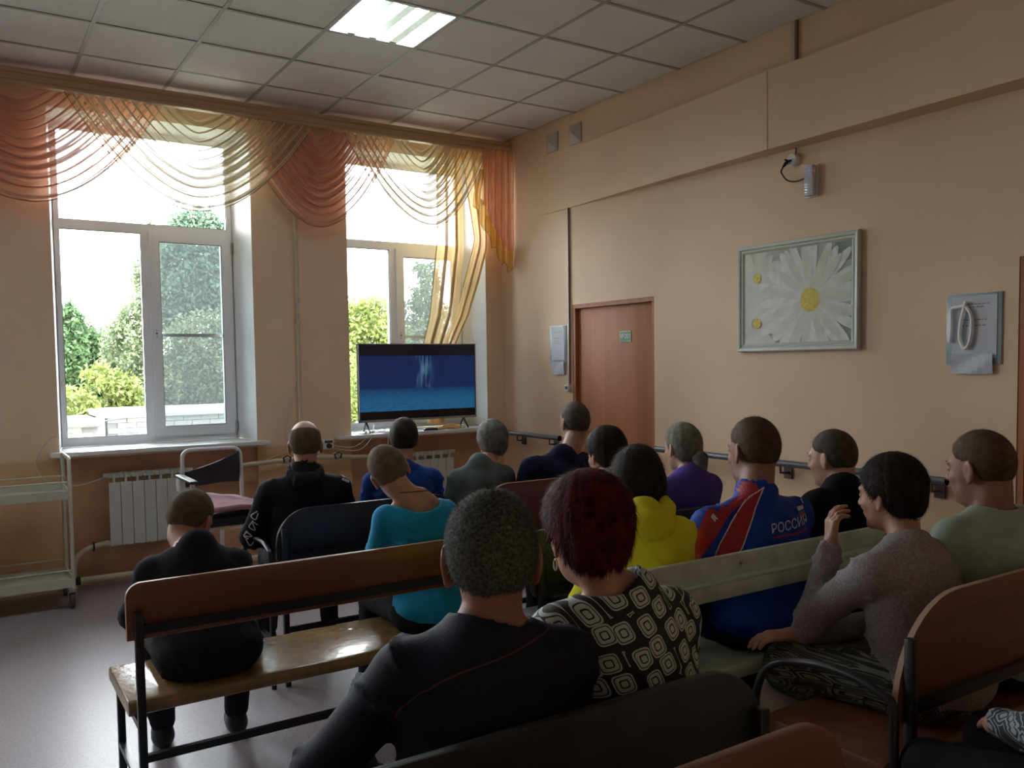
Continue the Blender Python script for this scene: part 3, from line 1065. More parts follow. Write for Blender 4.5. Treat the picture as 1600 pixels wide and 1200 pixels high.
for i in range(n_):
    for j in range(n_):
        u, v = i / (n_ - 1), j / (n_ - 1)
        h = .045 * math.sin(math.pi * u) * math.sin(math.pi * v) * (.7 + .3 * math.sin(7 * u + 5 * v))
        g.append((-.72 + .28 * u, -.05 + .13 * v, .988 + abs(h) + .008 * math.sin(20 * u) ** 2))
M['gold_cloth'] = mat('golden_cloth', (.70, .34, .08), .7, .2, 20)
P_('folded_cloth', MB().add(g, [(i * n_ + j, i * n_ + j + 1, (i + 1) * n_ + j + 1, (i + 1) * n_ + j) for i in range(n_ - 1) for j in range(n_ - 1)]), M['gold_cloth'], rg, recalc=False, smooth=True)


def cable(name, label, pts, r, m_, n=10):
    p0 = pts[0]
    t = thing(name, label, 'cable', p0)
    P_('cable_run', MB().tube(bez(pts, n), r, 7), m_, t, smooth=True)
    return t


cable('power_cable', 'white cable drooping from the television to the wall socket', [(-1.36, .05, 1.08), (-1.40, -.08, .999), (-1.44, -.115, .96), (-1.55, -.11, .89), (-1.68, -.04, .90), (-1.73, -.03, .92)], .0045, M['cable_white'])
cable('power_cable', 'second white cable drooping lower from the right sill to the socket', [(-1.30, .04, 1.05), (-1.36, -.07, .995), (-1.40, -.118, .95), (-1.50, -.10, .86), (-1.66, -.05, .87), (-1.73, -.03, .89)], .0045, M['cable_white'])
cable('power_cable', 'thin black cable lying on the right sill under the television', [(-1.35, .03, .995), (-1.15, -.06, .992), (-.95, -.03, .992), (-.70, -.06, .992)], .003, M['cable_black'])
cable('wall_cable', 'thin white cable hooking over the left end of the left sill', [(-3.74, -.03, 1.10), (-3.80, -.03, 1.06), (-3.87, -.025, .93), (-3.84, -.02, .82), (-3.76, -.02, .76), (-3.60, -.015, .74), (-3.44, -.012, .78)], .004, M['cable_white'])
cable('wall_cable', 'thin cable rising along the pier to the socket', [(-2.32, -.012, .80), (-2.15, -.012, .86), (-2.0, -.012, .90), (-1.82, -.012, .93)], .004, M['cable_white'])
cable('wall_cable', 'thin cream cable looping down the pier from the curtain', [(-1.99, -.012, 1.45), (-2.06, -.012, 1.2), (-2.10, -.012, 1.0), (-2.05, -.012, .88)], .003, M['cable_white'])
st = thing('wall_socket', 'white double socket and plug on the pier beside the right sill', 'socket', (-1.74, -.01, .92))
P_('socket_box', MB().box((-1.79, -.035, .875), (-1.70, -.001, .955)), M['white_metal'], st, bevel=.004)
P_('plug', MB().lathe([(.018, -.07), (.02, -.05), (.02, -.035)], 12, (-1.745, 0, .905), 1), M['cable_black'], st)
P_('cover_plate', MB().box((-1.78, -.039, .93), (-1.71, -.035, .95)), M['rubber'], st)
sk2 = thing('wall_switch', 'small white socket at the lower end of the beige cable duct by the door', 'socket', (-.005, -1.04, 1.37))
P_('switch_box', MB().box((-.035, -1.068, 1.33), (-.001, -1.012, 1.385)), M['white_metal'], sk2, bevel=.004)
P_('switch_face', MB().box((-.038, -1.055, 1.345), (-.035, -1.025, 1.37)), M['rubber'], sk2)

# ------------------------------------------------------------------ pipes and radiators
pv = thing('heating_riser', 'vertical cream heating pipe on the pier between the windows', 'pipe', (-1.98, -.05, .83))
P_('pipe_run', MB().tube([(-1.985, -.05, .83), (-1.98, -.05, 3.44)], .016, 12), M['pipe'], pv, smooth=True)
P_('thin_pipe', MB().tube([(-2.035, -.03, 2.9), (-2.02, -.03, 3.44)], .007, 8), M['pipe'], pv, smooth=True)
P_('pipe_clamp', MB().lathe([(.022, 0), (.022, .03)], 12, (-1.982, -.05, 1.9)).box((-1.99, -.03, 1.905), (-1.975, -.001, 1.925)), M['pipe'], pv)
ph = thing('heating_pipe', 'horizontal cream heating pipe joining the two radiators across the pier', 'pipe', (-1.9, -.07, .80))
P_('pipe_run', MB().tube(bez([(-2.85, -.03, .775), (-2.6, -.06, .79), (-2.46, -.07, .80), (-2.2, -.07, .815), (-1.9, -.07, .82), (-1.72, -.07, .815), (-1.5, -.07, .80), (-1.2, -.05, .785), (-1.12, -.03, .775)], 5), .018, 12), M['pipe'], ph, smooth=True)
for x in (-2.12, -1.69):
    P_('pipe_coupling', MB().lathe([(.027, -.03), (.03, -.02), (.03, .02), (.027, .03)], 10, (x, -.07, .818), 0), M['cable_white'], ph)
    P_('valve_knob', MB().tube([(x - .02, -.10, .80), (x - .03, -.105, .84), (x, -.11, .855), (x + .03, -.105, .84), (x + .02, -.10, .80)], .006, 6), M['black_metal'], ph)
pf = thing('floor_pipe', 'cream pipe bending up from the skirting to the left radiator', 'pipe', (-3.6, -.08, .08))
P_('pipe_run', MB().tube(bez([(-3.665, -.09, .02), (-3.668, -.09, .12), (-3.66, -.09, .20), (-3.62, -.09, .265), (-3.55, -.08, .295), (-3.48, -.06, .305), (-3.43, -.04, .31)], 6), .019, 12), M['pipe'], pf, smooth=True)
P_('valve_ring', MB().tube([(-3.535 + .0 * math.cos(a), -.08 + .032 * math.cos(a), .30 + .032 * math.sin(a)) for a in np.linspace(0, 2 * math.pi, 14)[:-1]], .007, 6, True), M['black_metal'], pf)
fp = thing('skirting_pipe', 'long cream heating pipe running along the floor under the left window', 'pipe', (-2.5, -.08, .075))
P_('pipe_run', MB().tube([(-3.64, -.09, .07), (-.75, -.09, .06)], .024, 12), M['pipe'], fp, smooth=True)
P_('pipe_cap', MB().lathe([(.03, 0), (.03, .03)], 12, (-3.66, -.09, .07), 0), M['black_metal'], fp)
P_('pipe_foot', MB().box((-2.75, -.10, 0), (-2.73, -.08, .05)).box((-1.75, -.10, 0), (-1.73, -.08, .05)), M['black_metal'], fp)


def radiator(name, label, x0, nsec, z0=.285, z1=.815, ygap=-.03, drop=0.0):
    t = thing(name, label, 'radiator', (x0 + nsec * .04, -.05, z0))
    for k in range(nsec):
        xa = x0 + k * .0795
        xb_ = xa + .0755
        mb = MB()
        mb.box((xa, -.105, z0 + .012), (xb_, -.092, z1 - .065))           # flat front plate
        mb.box((xa + .03, -.092, z0), (xa + .045, -.02, z1))           # rear fin
        mb.box((xa + .002, -.075, z1 - .035), (xb_ - .002, -.03, z1 - .002))
        mb.box((xa + .002, -.075, z0), (xb_ - .002, -.03, z0 + .035))
        mb.add([(xa + .004, -.104, z1 - .07), (xb_ - .004, -.104, z1 - .07), (xb_ - .008, -.088, z1), (xa + .008, -.088, z1), (xa + .004, -.09, z1 - .07), (xb_ - .004, -.09, z1 - .07), (xb_ - .008, -.03, z1), (xa + .008, -.03, z1)][:8],
               [(3, 2, 6, 7)])
        mb.box((xa + .033, -.102, z1 - .07), (xa + .042, -.09, z1 - .01))
        P_('radiator_section', mb, M['radiator'], t)
    for zz in (z1 - .02, z0 + .018):
        P_('header_pipe', MB().tube([(x0 - .03, -.055, zz), (x0 + nsec * .0795 + .03, -.055, zz)], .02, 12), M['pipe'], t, smooth=True)
    P_('wall_hook', MB().box((x0 + .1, -.05, z1 - .1), (x0 + .11, -.002, z1 - .09)), M['steel'], t)
    return t


radiator('radiator', 'white sectional radiator under the left window beside the trolley', -3.425, 7)
radiator('radiator', 'white sectional radiator under the television window', -1.155, 7, .28, .80)

# ------------------------------------------------------------------ right wall things
def rail(name, label, y0, y1, ends):
    t = thing(name, label, 'handrail', (-.08, (y0 + y1) / 2, .93))
    P_('rail_tube', MB().tube([(-.08, y0, .932), (-.08, y1, .932)], .021, 14), M['rail'], t, smooth=True)
    P_('rail_end_cap', MB().tube([(-.08, y0, .932), (-.08, y0 + .01 * (1 if y0 < y1 else -1), .932)], .023, 14).tube([(-.08, y1, .932), (-.08, y1 - .01 * (1 if y0 < y1 else -1), .932)], .023, 14), M['rail_bracket'], t)
    for y in ends:
        b = MB().tube([(-.08, y, .918), (-.08, y, .872), (-.03, y, .868), (-.004, y, .868)], .008, 8).box((-.012, y - .03, .83), (-.001, y + .03, .90))
        P_('rail_bracket', b, M['rail_bracket'], t)


rail('handrail', 'dark grey handrail on the right wall between the window corner and the door', -.15, -1.0, (-.35, -.85))
rail('handrail', 'long dark grey handrail on the right wall below the daisy picture', -2.17, -4.36, (-2.3, -3.3, -4.28))
dct = thing('cable_duct', 'vertical beige cable duct running from the casing down beside the door', 'duct', (-.01, -1.045, 1.38))
P_('duct_body', MB().box((-.016, -1.052, 1.38), (-.001, -1.036, 2.85)), M['duct'], dct)
P_('duct_shadow_side', MB().box((-.018, -1.060, 1.38), (-.001, -1.052, 2.85)), M['duct_shade'], dct, label='duct side with its shade painted in brown')  # side away from the windows, its shade put into the colour
dc2 = thing('cable_duct', 'short vertical beige cable duct high on the right wall above the casing', 'duct', (-.01, -3.34, 3.32))
P_('duct_body', MB().box((-.02, -3.345, 3.318), (-.001, -3.318, 3.598)), M['duct'], dc2)
P_('duct_shadow_side', MB().box((-.022, -3.36, 3.318), (-.001, -3.345, 3.598)), M['duct_shade'], dc2, label='duct side with its shade painted in brown')  # shaded side given by a darker colour, as on the lower duct
for (y0, y1, lb) in ((-.915, -.755, 'square grey wall vent with pyramid face nearest the window corner'), (-1.235, -1.075, 'square grey wall vent with pyramid face further from the corner')):
    t = thing('wall_vent', lb, 'vent', (0, (y0 + y1) / 2, 3.43), 'two vents above the casing')
    z0, z1 = 3.345, 3.51
    P_('vent_frame', MB().box((-.012, y0, z0), (-.001, y1, z1)), M['vent'], t, bevel=.003)
    yc, zc = (y0 + y1) / 2, (z0 + z1) / 2
    a, b_, c_, d_ = y0 + .018, y1 - .018, z0 + .018, z1 - .018
    P_('vent_pyramid', MB().add([(-.013, a, c_), (-.013, b_, c_), (-.013, b_, d_), (-.013, a, d_), (-.045, yc, zc)], [(0, 1, 4), (1, 2, 4), (2, 3, 4), (3, 0, 4), (3, 2, 1, 0)]), M['vent'], t)

el_ = thing('emergency_light', 'small ribbed clear plastic emergency lamp on the right wall under the casing', 'lamp', (-.02, -3.47, 2.62))
M['ribbed'] = mat('ribbed_clear_plastic', (.55, .56, .66), .15, .1, 30)
P_('lamp_base', MB().box((-.015, -3.51, 2.53), (-.001, -3.43, 2.72)), M['white_metal'], el_, bevel=.004)
P_('ribbed_cover', MB().box((-.045, -3.505, 2.535), (-.015, -3.435, 2.715)), M['ribbed'], el_, bevel=.01)
ribs = MB()
for k in range(11):
    z = 2.545 + k * .016
    ribs.box((-.049, -3.50, z), (-.045, -3.44, z + .007))
P_('cover_ribs', ribs, M['ribbed'], el_)
P_('indicator', MB().lathe([(.002, -.003), (.002, .003)], 8, (-.045, -3.512, 2.672), 1), emis('red_indicator', (1, .15, .1), .25), el_)
jb = thing('junction_box', 'round white junction box under the casing above the emergency lamp', 'box', (-.02, -3.32, 2.78))
P_('box_shell', MB().lathe([(.034, -.035), (.038, -.03), (.038, -.001)], 18, (0, -3.335, 2.775), 0), M['white_metal'], jb, smooth=True)
P_('cable_knot', MB().tube(bez([(-.04, -3.34, 2.77), (-.055, -3.31, 2.76), (-.05, -3.29, 2.74), (-.045, -3.32, 2.765), (-.05, -3.30, 2.78)], 6), .006, 6), M['cable_black'], jb)
cable('brown_cable', 'short brown cable looping from the junction box to the emergency lamp', [(-.045, -3.30, 2.765), (-.05, -3.275, 2.72), (-.045, -3.275, 2.70), (-.03, -3.30, 2.66), (-.02, -3.35, 2.643), (-.02, -3.40, 2.645), (-.02, -3.435, 2.652)], .005, M['cable_brown'])
P_('entry_conduit', MB().tube([(-.012, -3.352, 2.81), (-.012, -3.352, 2.845)], .005, 6), M['rail_bracket'], jb)

# daisy picture
pc = thing('daisy_picture', 'large framed picture of white daisies with yellow centres in a pale mint frame', 'picture', (-.02, -3.353, 1.96))
y0, y1, z0, z1 = -3.80, -2.905, 1.620, 2.298
for (a, b_, c_, d_, k) in ((0, 1, 0, 1, 0),):
    P_('backing_board', MB().box((-.012, y0 + .02, z0 + .02), (-.002, y1 - .02, z1 - .02)), M['frame_mint'], pc)
fw = .055
fr = MB()
pf_ = [(0, -.004), (.0, -.026), (.008, -.032), (.022, -.030), (.030, -.022), (.040, -.024), (.048, -.018), (.055, -.014), (.055, -.004)]
cor_ = [(y1, z1), (y0, z1), (y0, z0), (y1, z0)]
din = [(-1, -1), (1, -1), (1, 1), (-1, 1)]
V = []
for (cy, cz), (dy, dz) in zip(cor_, din):
    for (d, h) in pf_:
        V.append((h, cy + dy * d, cz + dz * d))
n_ = len(pf_)
F = []
for k in range(4):
    for i in range(n_):
        j = (i + 1) % n_
        F.append((k * n_ + i, k * n_ + j, ((k + 1) % 4) * n_ + j, ((k + 1) % 4) * n_ + i))
P_('picture_frame', MB().add(V, F), M['frame_mint'], pc)
M['print_bg'] = mat('daisy_print_ground', (.30, .33, .28), .5, 0, 5, col2=(.50, .50, .42))
M['petal'] = mat('daisy_print_petals', (.56, .59, .53), .5, 0, 18, col2=(.74, .76, .70))
M['petal2'] = mat('daisy_print_soft_petals', (.50, .53, .46), .5, 0, 12, col2=(.63, .64, .56))
M['disc'] = mat('daisy_print_centre', (.50, .36, .04), .6, 0, 60, col2=(.78, .66, .08))
M['print_dark'] = mat('daisy_print_shadow', (.13, .17, .14), .6, 0, 9, col2=(.26, .30, .25))
cy0, cy1, cz0, cz1 = y0 + fw - .002, y1 - fw + .002, z0 + fw - .002, z1 - fw + .002
canvas = P_('canvas', MB().box((-.0145, cy0, cz0), (-.0125, cy1, cz1)), M['print_bg'], pc)


def clip(poly):
    def cut(P, f, g):
        out = []
        for i in range(len(P)):
            a, b = P[i - 1], P[i]
            fa, fb = f(a), f(b)
            if fa >= 0:
                out.append(a)
            if (fa >= 0) != (fb >= 0):
                t = fa / (fa - fb)
                out.append((a[0] + (b[0] - a[0]) * t, a[1] + (b[1] - a[1]) * t))
        return out
    for f in (lambda p: p[0] - cy0, lambda p: cy1 - p[0], lambda p: p[1] - cz0, lambda p: cz1 - p[1]):
        if not poly:
            return poly
        poly = cut(poly, f, None)
    return poly


def flat(name, polys, x, m_, parent=canvas):
    mb = MB()
    for k, p in enumerate(polys):
        p = clip(p)
        if len(p) < 3:
            continue
        xx = x - .00004 * k
        mb.add([(xx, a, b) for a, b in p][::1], [tuple(range(len(p)))])
    l = pc.location
    mb.v = [(a - l[0], b - l[1], c - l[2]) for a, b, c in mb.v]
    o = part(name, mb, m_, parent, recalc=False)
    return o


def petals(cy, cz, r0, r1, n_, wd, jit=.12, sy=1.0):
    out = []
    order = list(range(n_))
    random.shuffle(order)
    for k in order:
        a = 2 * math.pi * (k + random.uniform(-jit, jit) * 2) / n_
        R = r1 * random.uniform(.88, 1.08)
        pts = []
        for (s, wv) in ((0, .45), (.3, .8), (.6, 1.0), (.85, .8), (.97, .4), (1, 0), (.97, -.4), (.85, -.8), (.6, -1.0), (.3, -.8), (0, -.45)):
            q = r0 + (R - r0) * s
            pts.append((cy - (q * math.cos(a) - wv * wd * math.sin(a)) * sy, cz + q * math.sin(a) + wv * wd * math.cos(a)))
        out.append(pts)
    return out


def discp(cy, cz, r, n_=24, sy=1.0):
    return [(cy - sy * r * math.cos(2 * math.pi * k / n_) * (1 + .04 * math.sin(5 * k)), cz + r * math.sin(2 * math.pi * k / n_)) for k in range(n_)]


for q in (discp(cy0 + .02, cz0 + .03, .11), discp(cy0 + .03, cz1 - .02, .09), discp(cy1 - .22, cz0 - .0, .06)):
    flat('dark_leaf_print', [q], -.0147, M['print_dark'])
flat('back_petal_print', petals(-3.04, 1.80, .03, .24, 18, .026) + petals(-3.05, 2.09, .03, .2, 16, .026) + petals(-3.16, 2.02, .0, .2, 12, .03), -.0149, M['petal2'])
flat('petal_print', petals(-3.462, 1.925, .05, .40, 26, .032), -.0165, M['petal'])
flat('petal_print', petals(-3.462, 1.925, .05, .34, 15, .028), -.0178, M['petal2'])
for q in (discp(-3.462, 1.925, .072, 24, .95), discp(-3.06, 1.80, .032), discp(-3.06, 2.085, .032)):
    flat('daisy_centre_print', [q], -.019, M['disc'])


def notice(name, label, y0, y1, z0, z1, slip, lines, cord=False):
    t = thing(name, label, 'notice', (-.01, (y0 + y1) / 2, (z0 + z1) / 2))
    P_('plastic_holder', MB().box((-.008, y0, z0), (-.001, y1, z1)), M['holder'], t, bevel=.002)
    pa = P_('paper_page', MB().box((-.011, y0 + .022, z0 + .03), (-.009, y1 - .03, z1 - .012)), M['paper'], t)
    tx = MB()
    for (zf, a, b_) in lines:
        z = z0 + (z1 - z0) * zf
        y = y1 - (y1 - y0) * a
        ye = y1 - (y1 - y0) * b_
        while y > ye:
            wd = random.uniform(.008, .02)
            tx.box((-.0115, y - wd, z), (-.011, y, z + .005))
            y -= wd + .005
    P_('text_lines', tx, M['ink'], t)
    s = MB()
    n_ = 7
    g = []
    for i in range(n_):
        for j in range(n_):
            u, v_ = i / (n_ - 1), j / (n_ - 1)
            g.append((-.016 - .006 * math.sin(3 * u + 2 * v_) ** 2, slip[0] + (slip[1] - slip[0]) * u, slip[2] + (slip[3] - slip[2]) * v_))
    s.add(g, [(i * n_ + j, i * n_ + j + 1, (i + 1) * n_ + j + 1, (i + 1) * n_ + j) for i in range(n_ - 1) for j in range(n_ - 1)])
    P_('loose_slip', s, M['paper'], t, recalc=False, label='loose paper slip in a clear sleeve')
    return t


notice('wall_notice', 'pale blue notice holder with a paper slip left of the door', -1.005, -.772, 1.56, 1.882, (-.985, -.82, 1.468, 1.575), [(.82, .25, .75), (.66, .3, .55), (.59, .3, .6), (.53, .3, .62)])
notice('wall_notice', 'pale blue notice holder with a paper slip at the far right of the wall', -4.585, -4.305, 1.532, 1.890, (-4.548, -4.335, 1.484, 1.585), [(.84, .3, .8), (.62, .3, .75), (.54, .3, .72), (.80, .35, .7)])
M['cord_white'] = mat('white_cord_cotton', (.9, .9, .9), .8)
cd = thing('white_cord', 'looped white cord hanging over the right notice holder', 'cord', (-.02, -4.42, 1.84))
P_('cord_loop', MB().tube(bez([(-.022, -4.412, 1.85), (-.024, -4.40, 1.80), (-.024, -4.385, 1.72), (-.024, -4.385, 1.66), (-.024, -4.405, 1.615), (-.024, -4.425, 1.625), (-.024, -4.442, 1.68), (-.024, -4.443, 1.76), (-.024, -4.43, 1.80), (-.022, -4.41, 1.825)], 6), .008, 7), M['cord_white'], cd, smooth=True)
P_('cord_tail', MB().tube(bez([(-.022, -4.41, 1.83), (-.022, -4.38, 1.825), (-.022, -4.345, 1.82), (-.022, -4.335, 1.80), (-.022, -4.337, 1.72), (-.022, -4.33, 1.645)], 6), .0075, 7), M['cord_white'], cd, smooth=True)

# ------------------------------------------------------------------ trolley
tr = thing('medical_trolley', 'cream two-shelf metal trolley on castors by the left window', 'trolley', (-4.1, -.4, 0))
TX1, TX0_, TY1, TY2 = -3.72, -4.72, -.18, -.58
for x in (TX1, TX0_):
    P_('side_frame', MB().tube([(x, TY2, .13), (x, TY2, .95)] + [(x, TY2 + .04 - .04 * math.cos(a), .95 + .04 * math.sin(a)) for a in np.linspace(.3, 1.5, 4)] + [(x, TY1 - .04 + .04 * math.sin(a), .95 + .04 * math.cos(a)) for a in np.linspace(.1, 1.3, 4)] + [(x, TY1, .95), (x, TY1, .13)], .0125, 10), M['cream_metal'], tr, smooth=True)
for z, lb in ((.735, 'upper'), (.155, 'lower')):
    b = MB()
    b.box((TX0_, TY2, z), (TX1, TY1, z + .008))
    b.box((TX0_, TY2 - .003, z - .012), (TX1, TY2 + .004, z + .045)).box((TX0_, TY1 - .004, z - .012), (TX1, TY1 + .003, z + .045))
    b.box((TX0_ - .003, TY2, z - .012), (TX0_ + .004, TY1, z + .045)).box((TX1 - .004, TY2, z - .012), (TX1 + .003, TY1, z + .045))
    P_('shelf_tray', b, M['cream_metal'], tr)
    rr = MB().tube([(TX0_, TY2, z + .10), (TX1, TY2, z + .10), (TX1, TY1, z + .10), (TX0_, TY1, z + .10)], .006, 8, True)
    P_('guard_rail', rr, M['cream_metal'], tr)
for x in (TX1 - .01, TX0_ + .01):
    for y in (TY2 + .01, TY1 - .01):
        c = MB().lathe([(.012, .10), (.03, .112), (.03, .135), (.012, .15)], 12, (x, y, 0)).box((x - .024, y - .01, .055), (x - .02, y + .03, .12)).box((x + .02, y - .01, .055), (x + .024, y + .03, .12)).box((x - .024, y - .012, .108), (x + .024, y + .03, .116))
        cs_ = P_('castor', c, M['steel'], tr, smooth=True)
        wv = MB().lathe([(.03, -.015), (.052, -.013), (.056, 0), (.052, .013), (.03, .015)], 22, (x, y + .02, .056), 0)
        l = tr.location
        wv.v = [(a - l[0], b - l[1], cc - l[2]) for a, b, cc in wv.v]
        part('castor_wheel', wv, M['rubber'], cs_, smooth=True)

# ------------------------------------------------------------------ wheelchair-like commode chair
wc = thing('invalid_chair', 'white tubular invalid chair with sagging black vinyl back and pink cushion by the window', 'chair', (-2.95, -1.35, 0))
yb_ = -1.2
bx0, bx1 = -3.148, -2.79
P_('back_frame', MB().tube([(bx0, yb_, .05), (bx0, yb_, 1.0)] + [(bx0 + .05 - .05 * math.cos(a), yb_, 1.0 + .05 * math.sin(a)) for a in np.linspace(.3, 1.57, 5)] + [(bx1 - .05 + .05 * math.sin(a), yb_, 1.0 + .05 * math.cos(a)) for a in np.linspace(.1, 1.57, 5)] + [(bx1 + .004, yb_, .8), (bx1 + .012, yb_, .05)], .0125, 10), M['white_metal'], wc, smooth=True)
g = []
n_ = 18
for i in range(n_):
    for j in range(n_):
        u, v_ = i / (n_ - 1), j / (n_ - 1)
        zt_ = .915 + .115 * u ** 1.3 - .012 * math.sin(math.pi * u)
        zb2 = .815 + .015 * u
        z = zb2 + (zt_ - zb2) * v_
        g.append((bx0 + .01 + (bx1 - bx0 - .02) * u, yb_ + .05 * math.sin(math.pi * u) + .008 * math.sin(9 * u + 5 * v_) - .02 * v_ * u, z))
f = [(i * n_ + j, i * n_ + j + 1, (i + 1) * n_ + j + 1, (i + 1) * n_ + j) for i in range(n_ - 1) for j in range(n_ - 1)]
ob = P_('vinyl_back', MB().add(g, f), M['vinyl_black'], wc, recalc=False, smooth=True, label='sagging black vinyl back')
md = ob.modifiers.new('th', 'SOLIDIFY')
md.thickness = .008
arm = MB().box((-3.20, -1.62, .885), (-3.15, -1.22, .905))
P_('armrest_pad', arm, M['vinyl_green'], wc, bevel=.008, label='dark padded armrest')
P_('armrest_post', MB().box((-3.19, -1.60, .05), (-3.165, -1.575, .885)).box((-3.19, -1.3, .80), (-3.165, -1.2, .885)), M['white_metal'], wc, bevel=.003)
P_('seat_frame', MB().tube([(bx0, yb_, .60), (bx0 - .02, -1.60, .60), (bx1 + .02, -1.60, .60), (bx1 + .01, yb_, .60)], .0125, 10, True), M['white_metal'], wc, smooth=True)
P_('front_leg', MB().tube([(bx0 - .02, -1.60, .60), (bx0 - .02, -1.60, .02)], .0125, 10), M['white_metal'], wc, smooth=True)
P_('front_leg', MB().tube([(-3.02, -1.60, .60), (-3.02, -1.60, .02)], .0125, 10), M['white_metal'], wc, smooth=True)
P_('seat_pad', MB().box((-3.12, -1.60, .612), (-2.74, -1.22, .672)), M['vinyl_black'], wc, bevel=.02, label='black seat pad')
cu = thing('pink_cushion', 'thin dusty pink quilted cushion folded over the seat of the invalid chair', 'cushion', (-2.9, -1.4, .68))
g = []
n_ = 22
for i in range(n_):
    for j in range(n_):
        u, v_ = i / (n_ - 1), j / (n_ - 1)
        x = -3.15 + .41 * u + .02 * math.sin(5 * v_)
        y = -1.62 + .42 * v_
        z = .695 + .045 * math.sin(math.pi * min(1, u * .9 + .15)) * (.6 + .4 * v_) - .05 * max(0, .35 - v_) * (1 - u) + .006 * math.sin(13 * u) * math.sin(11 * v_)
        g.append((x, y, z))
f = [(i * n_ + j, i * n_ + j + 1, (i + 1) * n_ + j + 1, (i + 1) * n_ + j) for i in range(n_ - 1) for j in range(n_ - 1)]
M['pink'] = mat('dusty_pink_cloth', (.40, .20, .23), .9, .15, 20, .3, 60, sheen=.3)
ob = P_('quilted_cloth', MB().add(g, f), M['pink'], cu, recalc=False, smooth=True)
md = ob.modifiers.new('th', 'SOLIDIFY')
md.thickness = .028
md.offset = -1

# ------------------------------------------------------------------ benches
def bench(name, label, x0, x1, yr, zb_, zt_, r, mback, mseat, mframe, edge=None, arms=(), corners=(1, 1, 1, 1), seat_x=None, bt=.022, mint=False, rails=True, mid=0, sz=.458):
    t = thing(name, label, 'bench', ((x0 + x1) / 2, yr + .22, 0))
    sx0, sx1 = seat_x or (x0, x1)
    ys0, ys1 = yr + .03, yr + .47
    if not mint:
        bp = P_('backrest', MB().prism(rrect(x0, x1, zb_, zt_, r, 10, corners), 1, yr, yr + bt), mback, t, bevel=.003)
        if edge is not None:
            out = rrect(x0 - .0012, x1 + .0012, zb_ - .0012, zt_ + .0012, r, 10, corners)
            inn = rrect(x0 + .001, x1 - .001, zb_ + .001, zt_ - .001, max(.001, r - .002), 10, corners)
            V, F = [], []
            n_ = len(out)
            if len(inn) == n_:
                for yy in (yr + .003, yr + bt - .003):
                    V += [(p[0], yy, p[1]) for p in out] + [(p[0], yy, p[1]) for p in inn]
                for i in range(n_):
                    j = (i + 1) % n_
                    F += [(i, j, j + 2 * n_, i + 2 * n_), (i, i + n_, j + n_, j), (i + 2 * n_, j + 2 * n_, j + 3 * n_, i + 3 * n_)]
                P_('edge_banding', MB().add(V, F), edge, t, label='paler edge banding')
    else:
        P_('backrest', MB().box((x0, yr, zt_ - .078), (x1, yr + .02, zt_)), mback, t, bevel=.004)
        P_('back_ledge', MB().box((x0, yr - .028, zt_ - .086), (x1, yr + .02, zt_ - .074)), M['mint_seat'], t, bevel=.003)
        P_('lower_back_board', MB().box((x0, yr - .026, zb_), (x1, yr - .008, zt_ - .086)), mback, t, bevel=.004)
        sc = MB()
        for x in np.arange(x0 + .2, x1, .42):
            sc.lathe([(.006, -.004), (.006, 0)], 8, (x, yr, zt_ - .035), 1)
        P_('screws', sc, M['steel'], t)
    # seat: thick padded slab with rounded front and back
    prof = []
    zs0, zs1, rr = sz - .053, sz, .024
    for (cy, cz, a0) in ((ys0 + rr, zs1 - rr, 180), (ys1 - rr, zs1 - rr, 90), (ys1 - rr, zs0 + rr, 0), (ys0 + rr, zs0 + rr, 270)):
        for k in range(5):
            a = math.radians(a0 - 90 * k / 4)
            prof.append((cy + rr * math.cos(a), cz + rr * math.sin(a)))
    P_('seat', MB().prism(prof, 0, sx0, sx1), mseat, t, bevel=.006)
    fx = [sx0 + .02, sx1 - .045] + ([(sx0 + sx1) / 2] if mid else [])
    q = .013
    for x in fx:
        P_('rear_post', MB().box((x, yr - .028, 0.0), (x + .026, yr - .002, (zt_ - .09) if not mint else zt_ - .10)), mframe, t, bevel=.002)
        P_('front_leg', MB().box((x, ys1 - .05, 0.0), (x + .026, ys1 - .024, sz - .053)), mframe, t, bevel=.002)
        P_('side_rail', MB().box((x, yr, sz - .078), (x + .026, ys1 - .03, sz - .054)).box((x, yr, .16), (x + .026, ys1 - .03, .18)), mframe, t)
    P_('lower_rail', MB().box((sx0 + .03, yr - .024, .265), (sx1 - .03, yr - .002, .29)), mframe, t)
    if mframe is M['black_metal'] and not mint:
        P_('back_rail', MB().box((x0 + .03, yr - .02, zb_ + .02), (x1 - .03, yr - .001, zb_ + .05)), mframe, t)
    for side in arms:
        x = sx0 - .035 if side < 0 else sx1 + .035
        pts = [(x, yr - .012, .0), (x, yr - .012, .40), (x, yr - .012, .655)] + bez([(x, yr + .0, .672), (x, yr + .10, .70), (x, yr + .24, .70), (x, yr + .38, .66), (x, yr + .44, .58), (x, yr + .46, .45)], 5) + [(x, yr + .46, .0)]
        P_('armrest', MB().tube(pts, .0125, 10), mframe, t, smooth=True, label='curved black tube armrest')
    return t


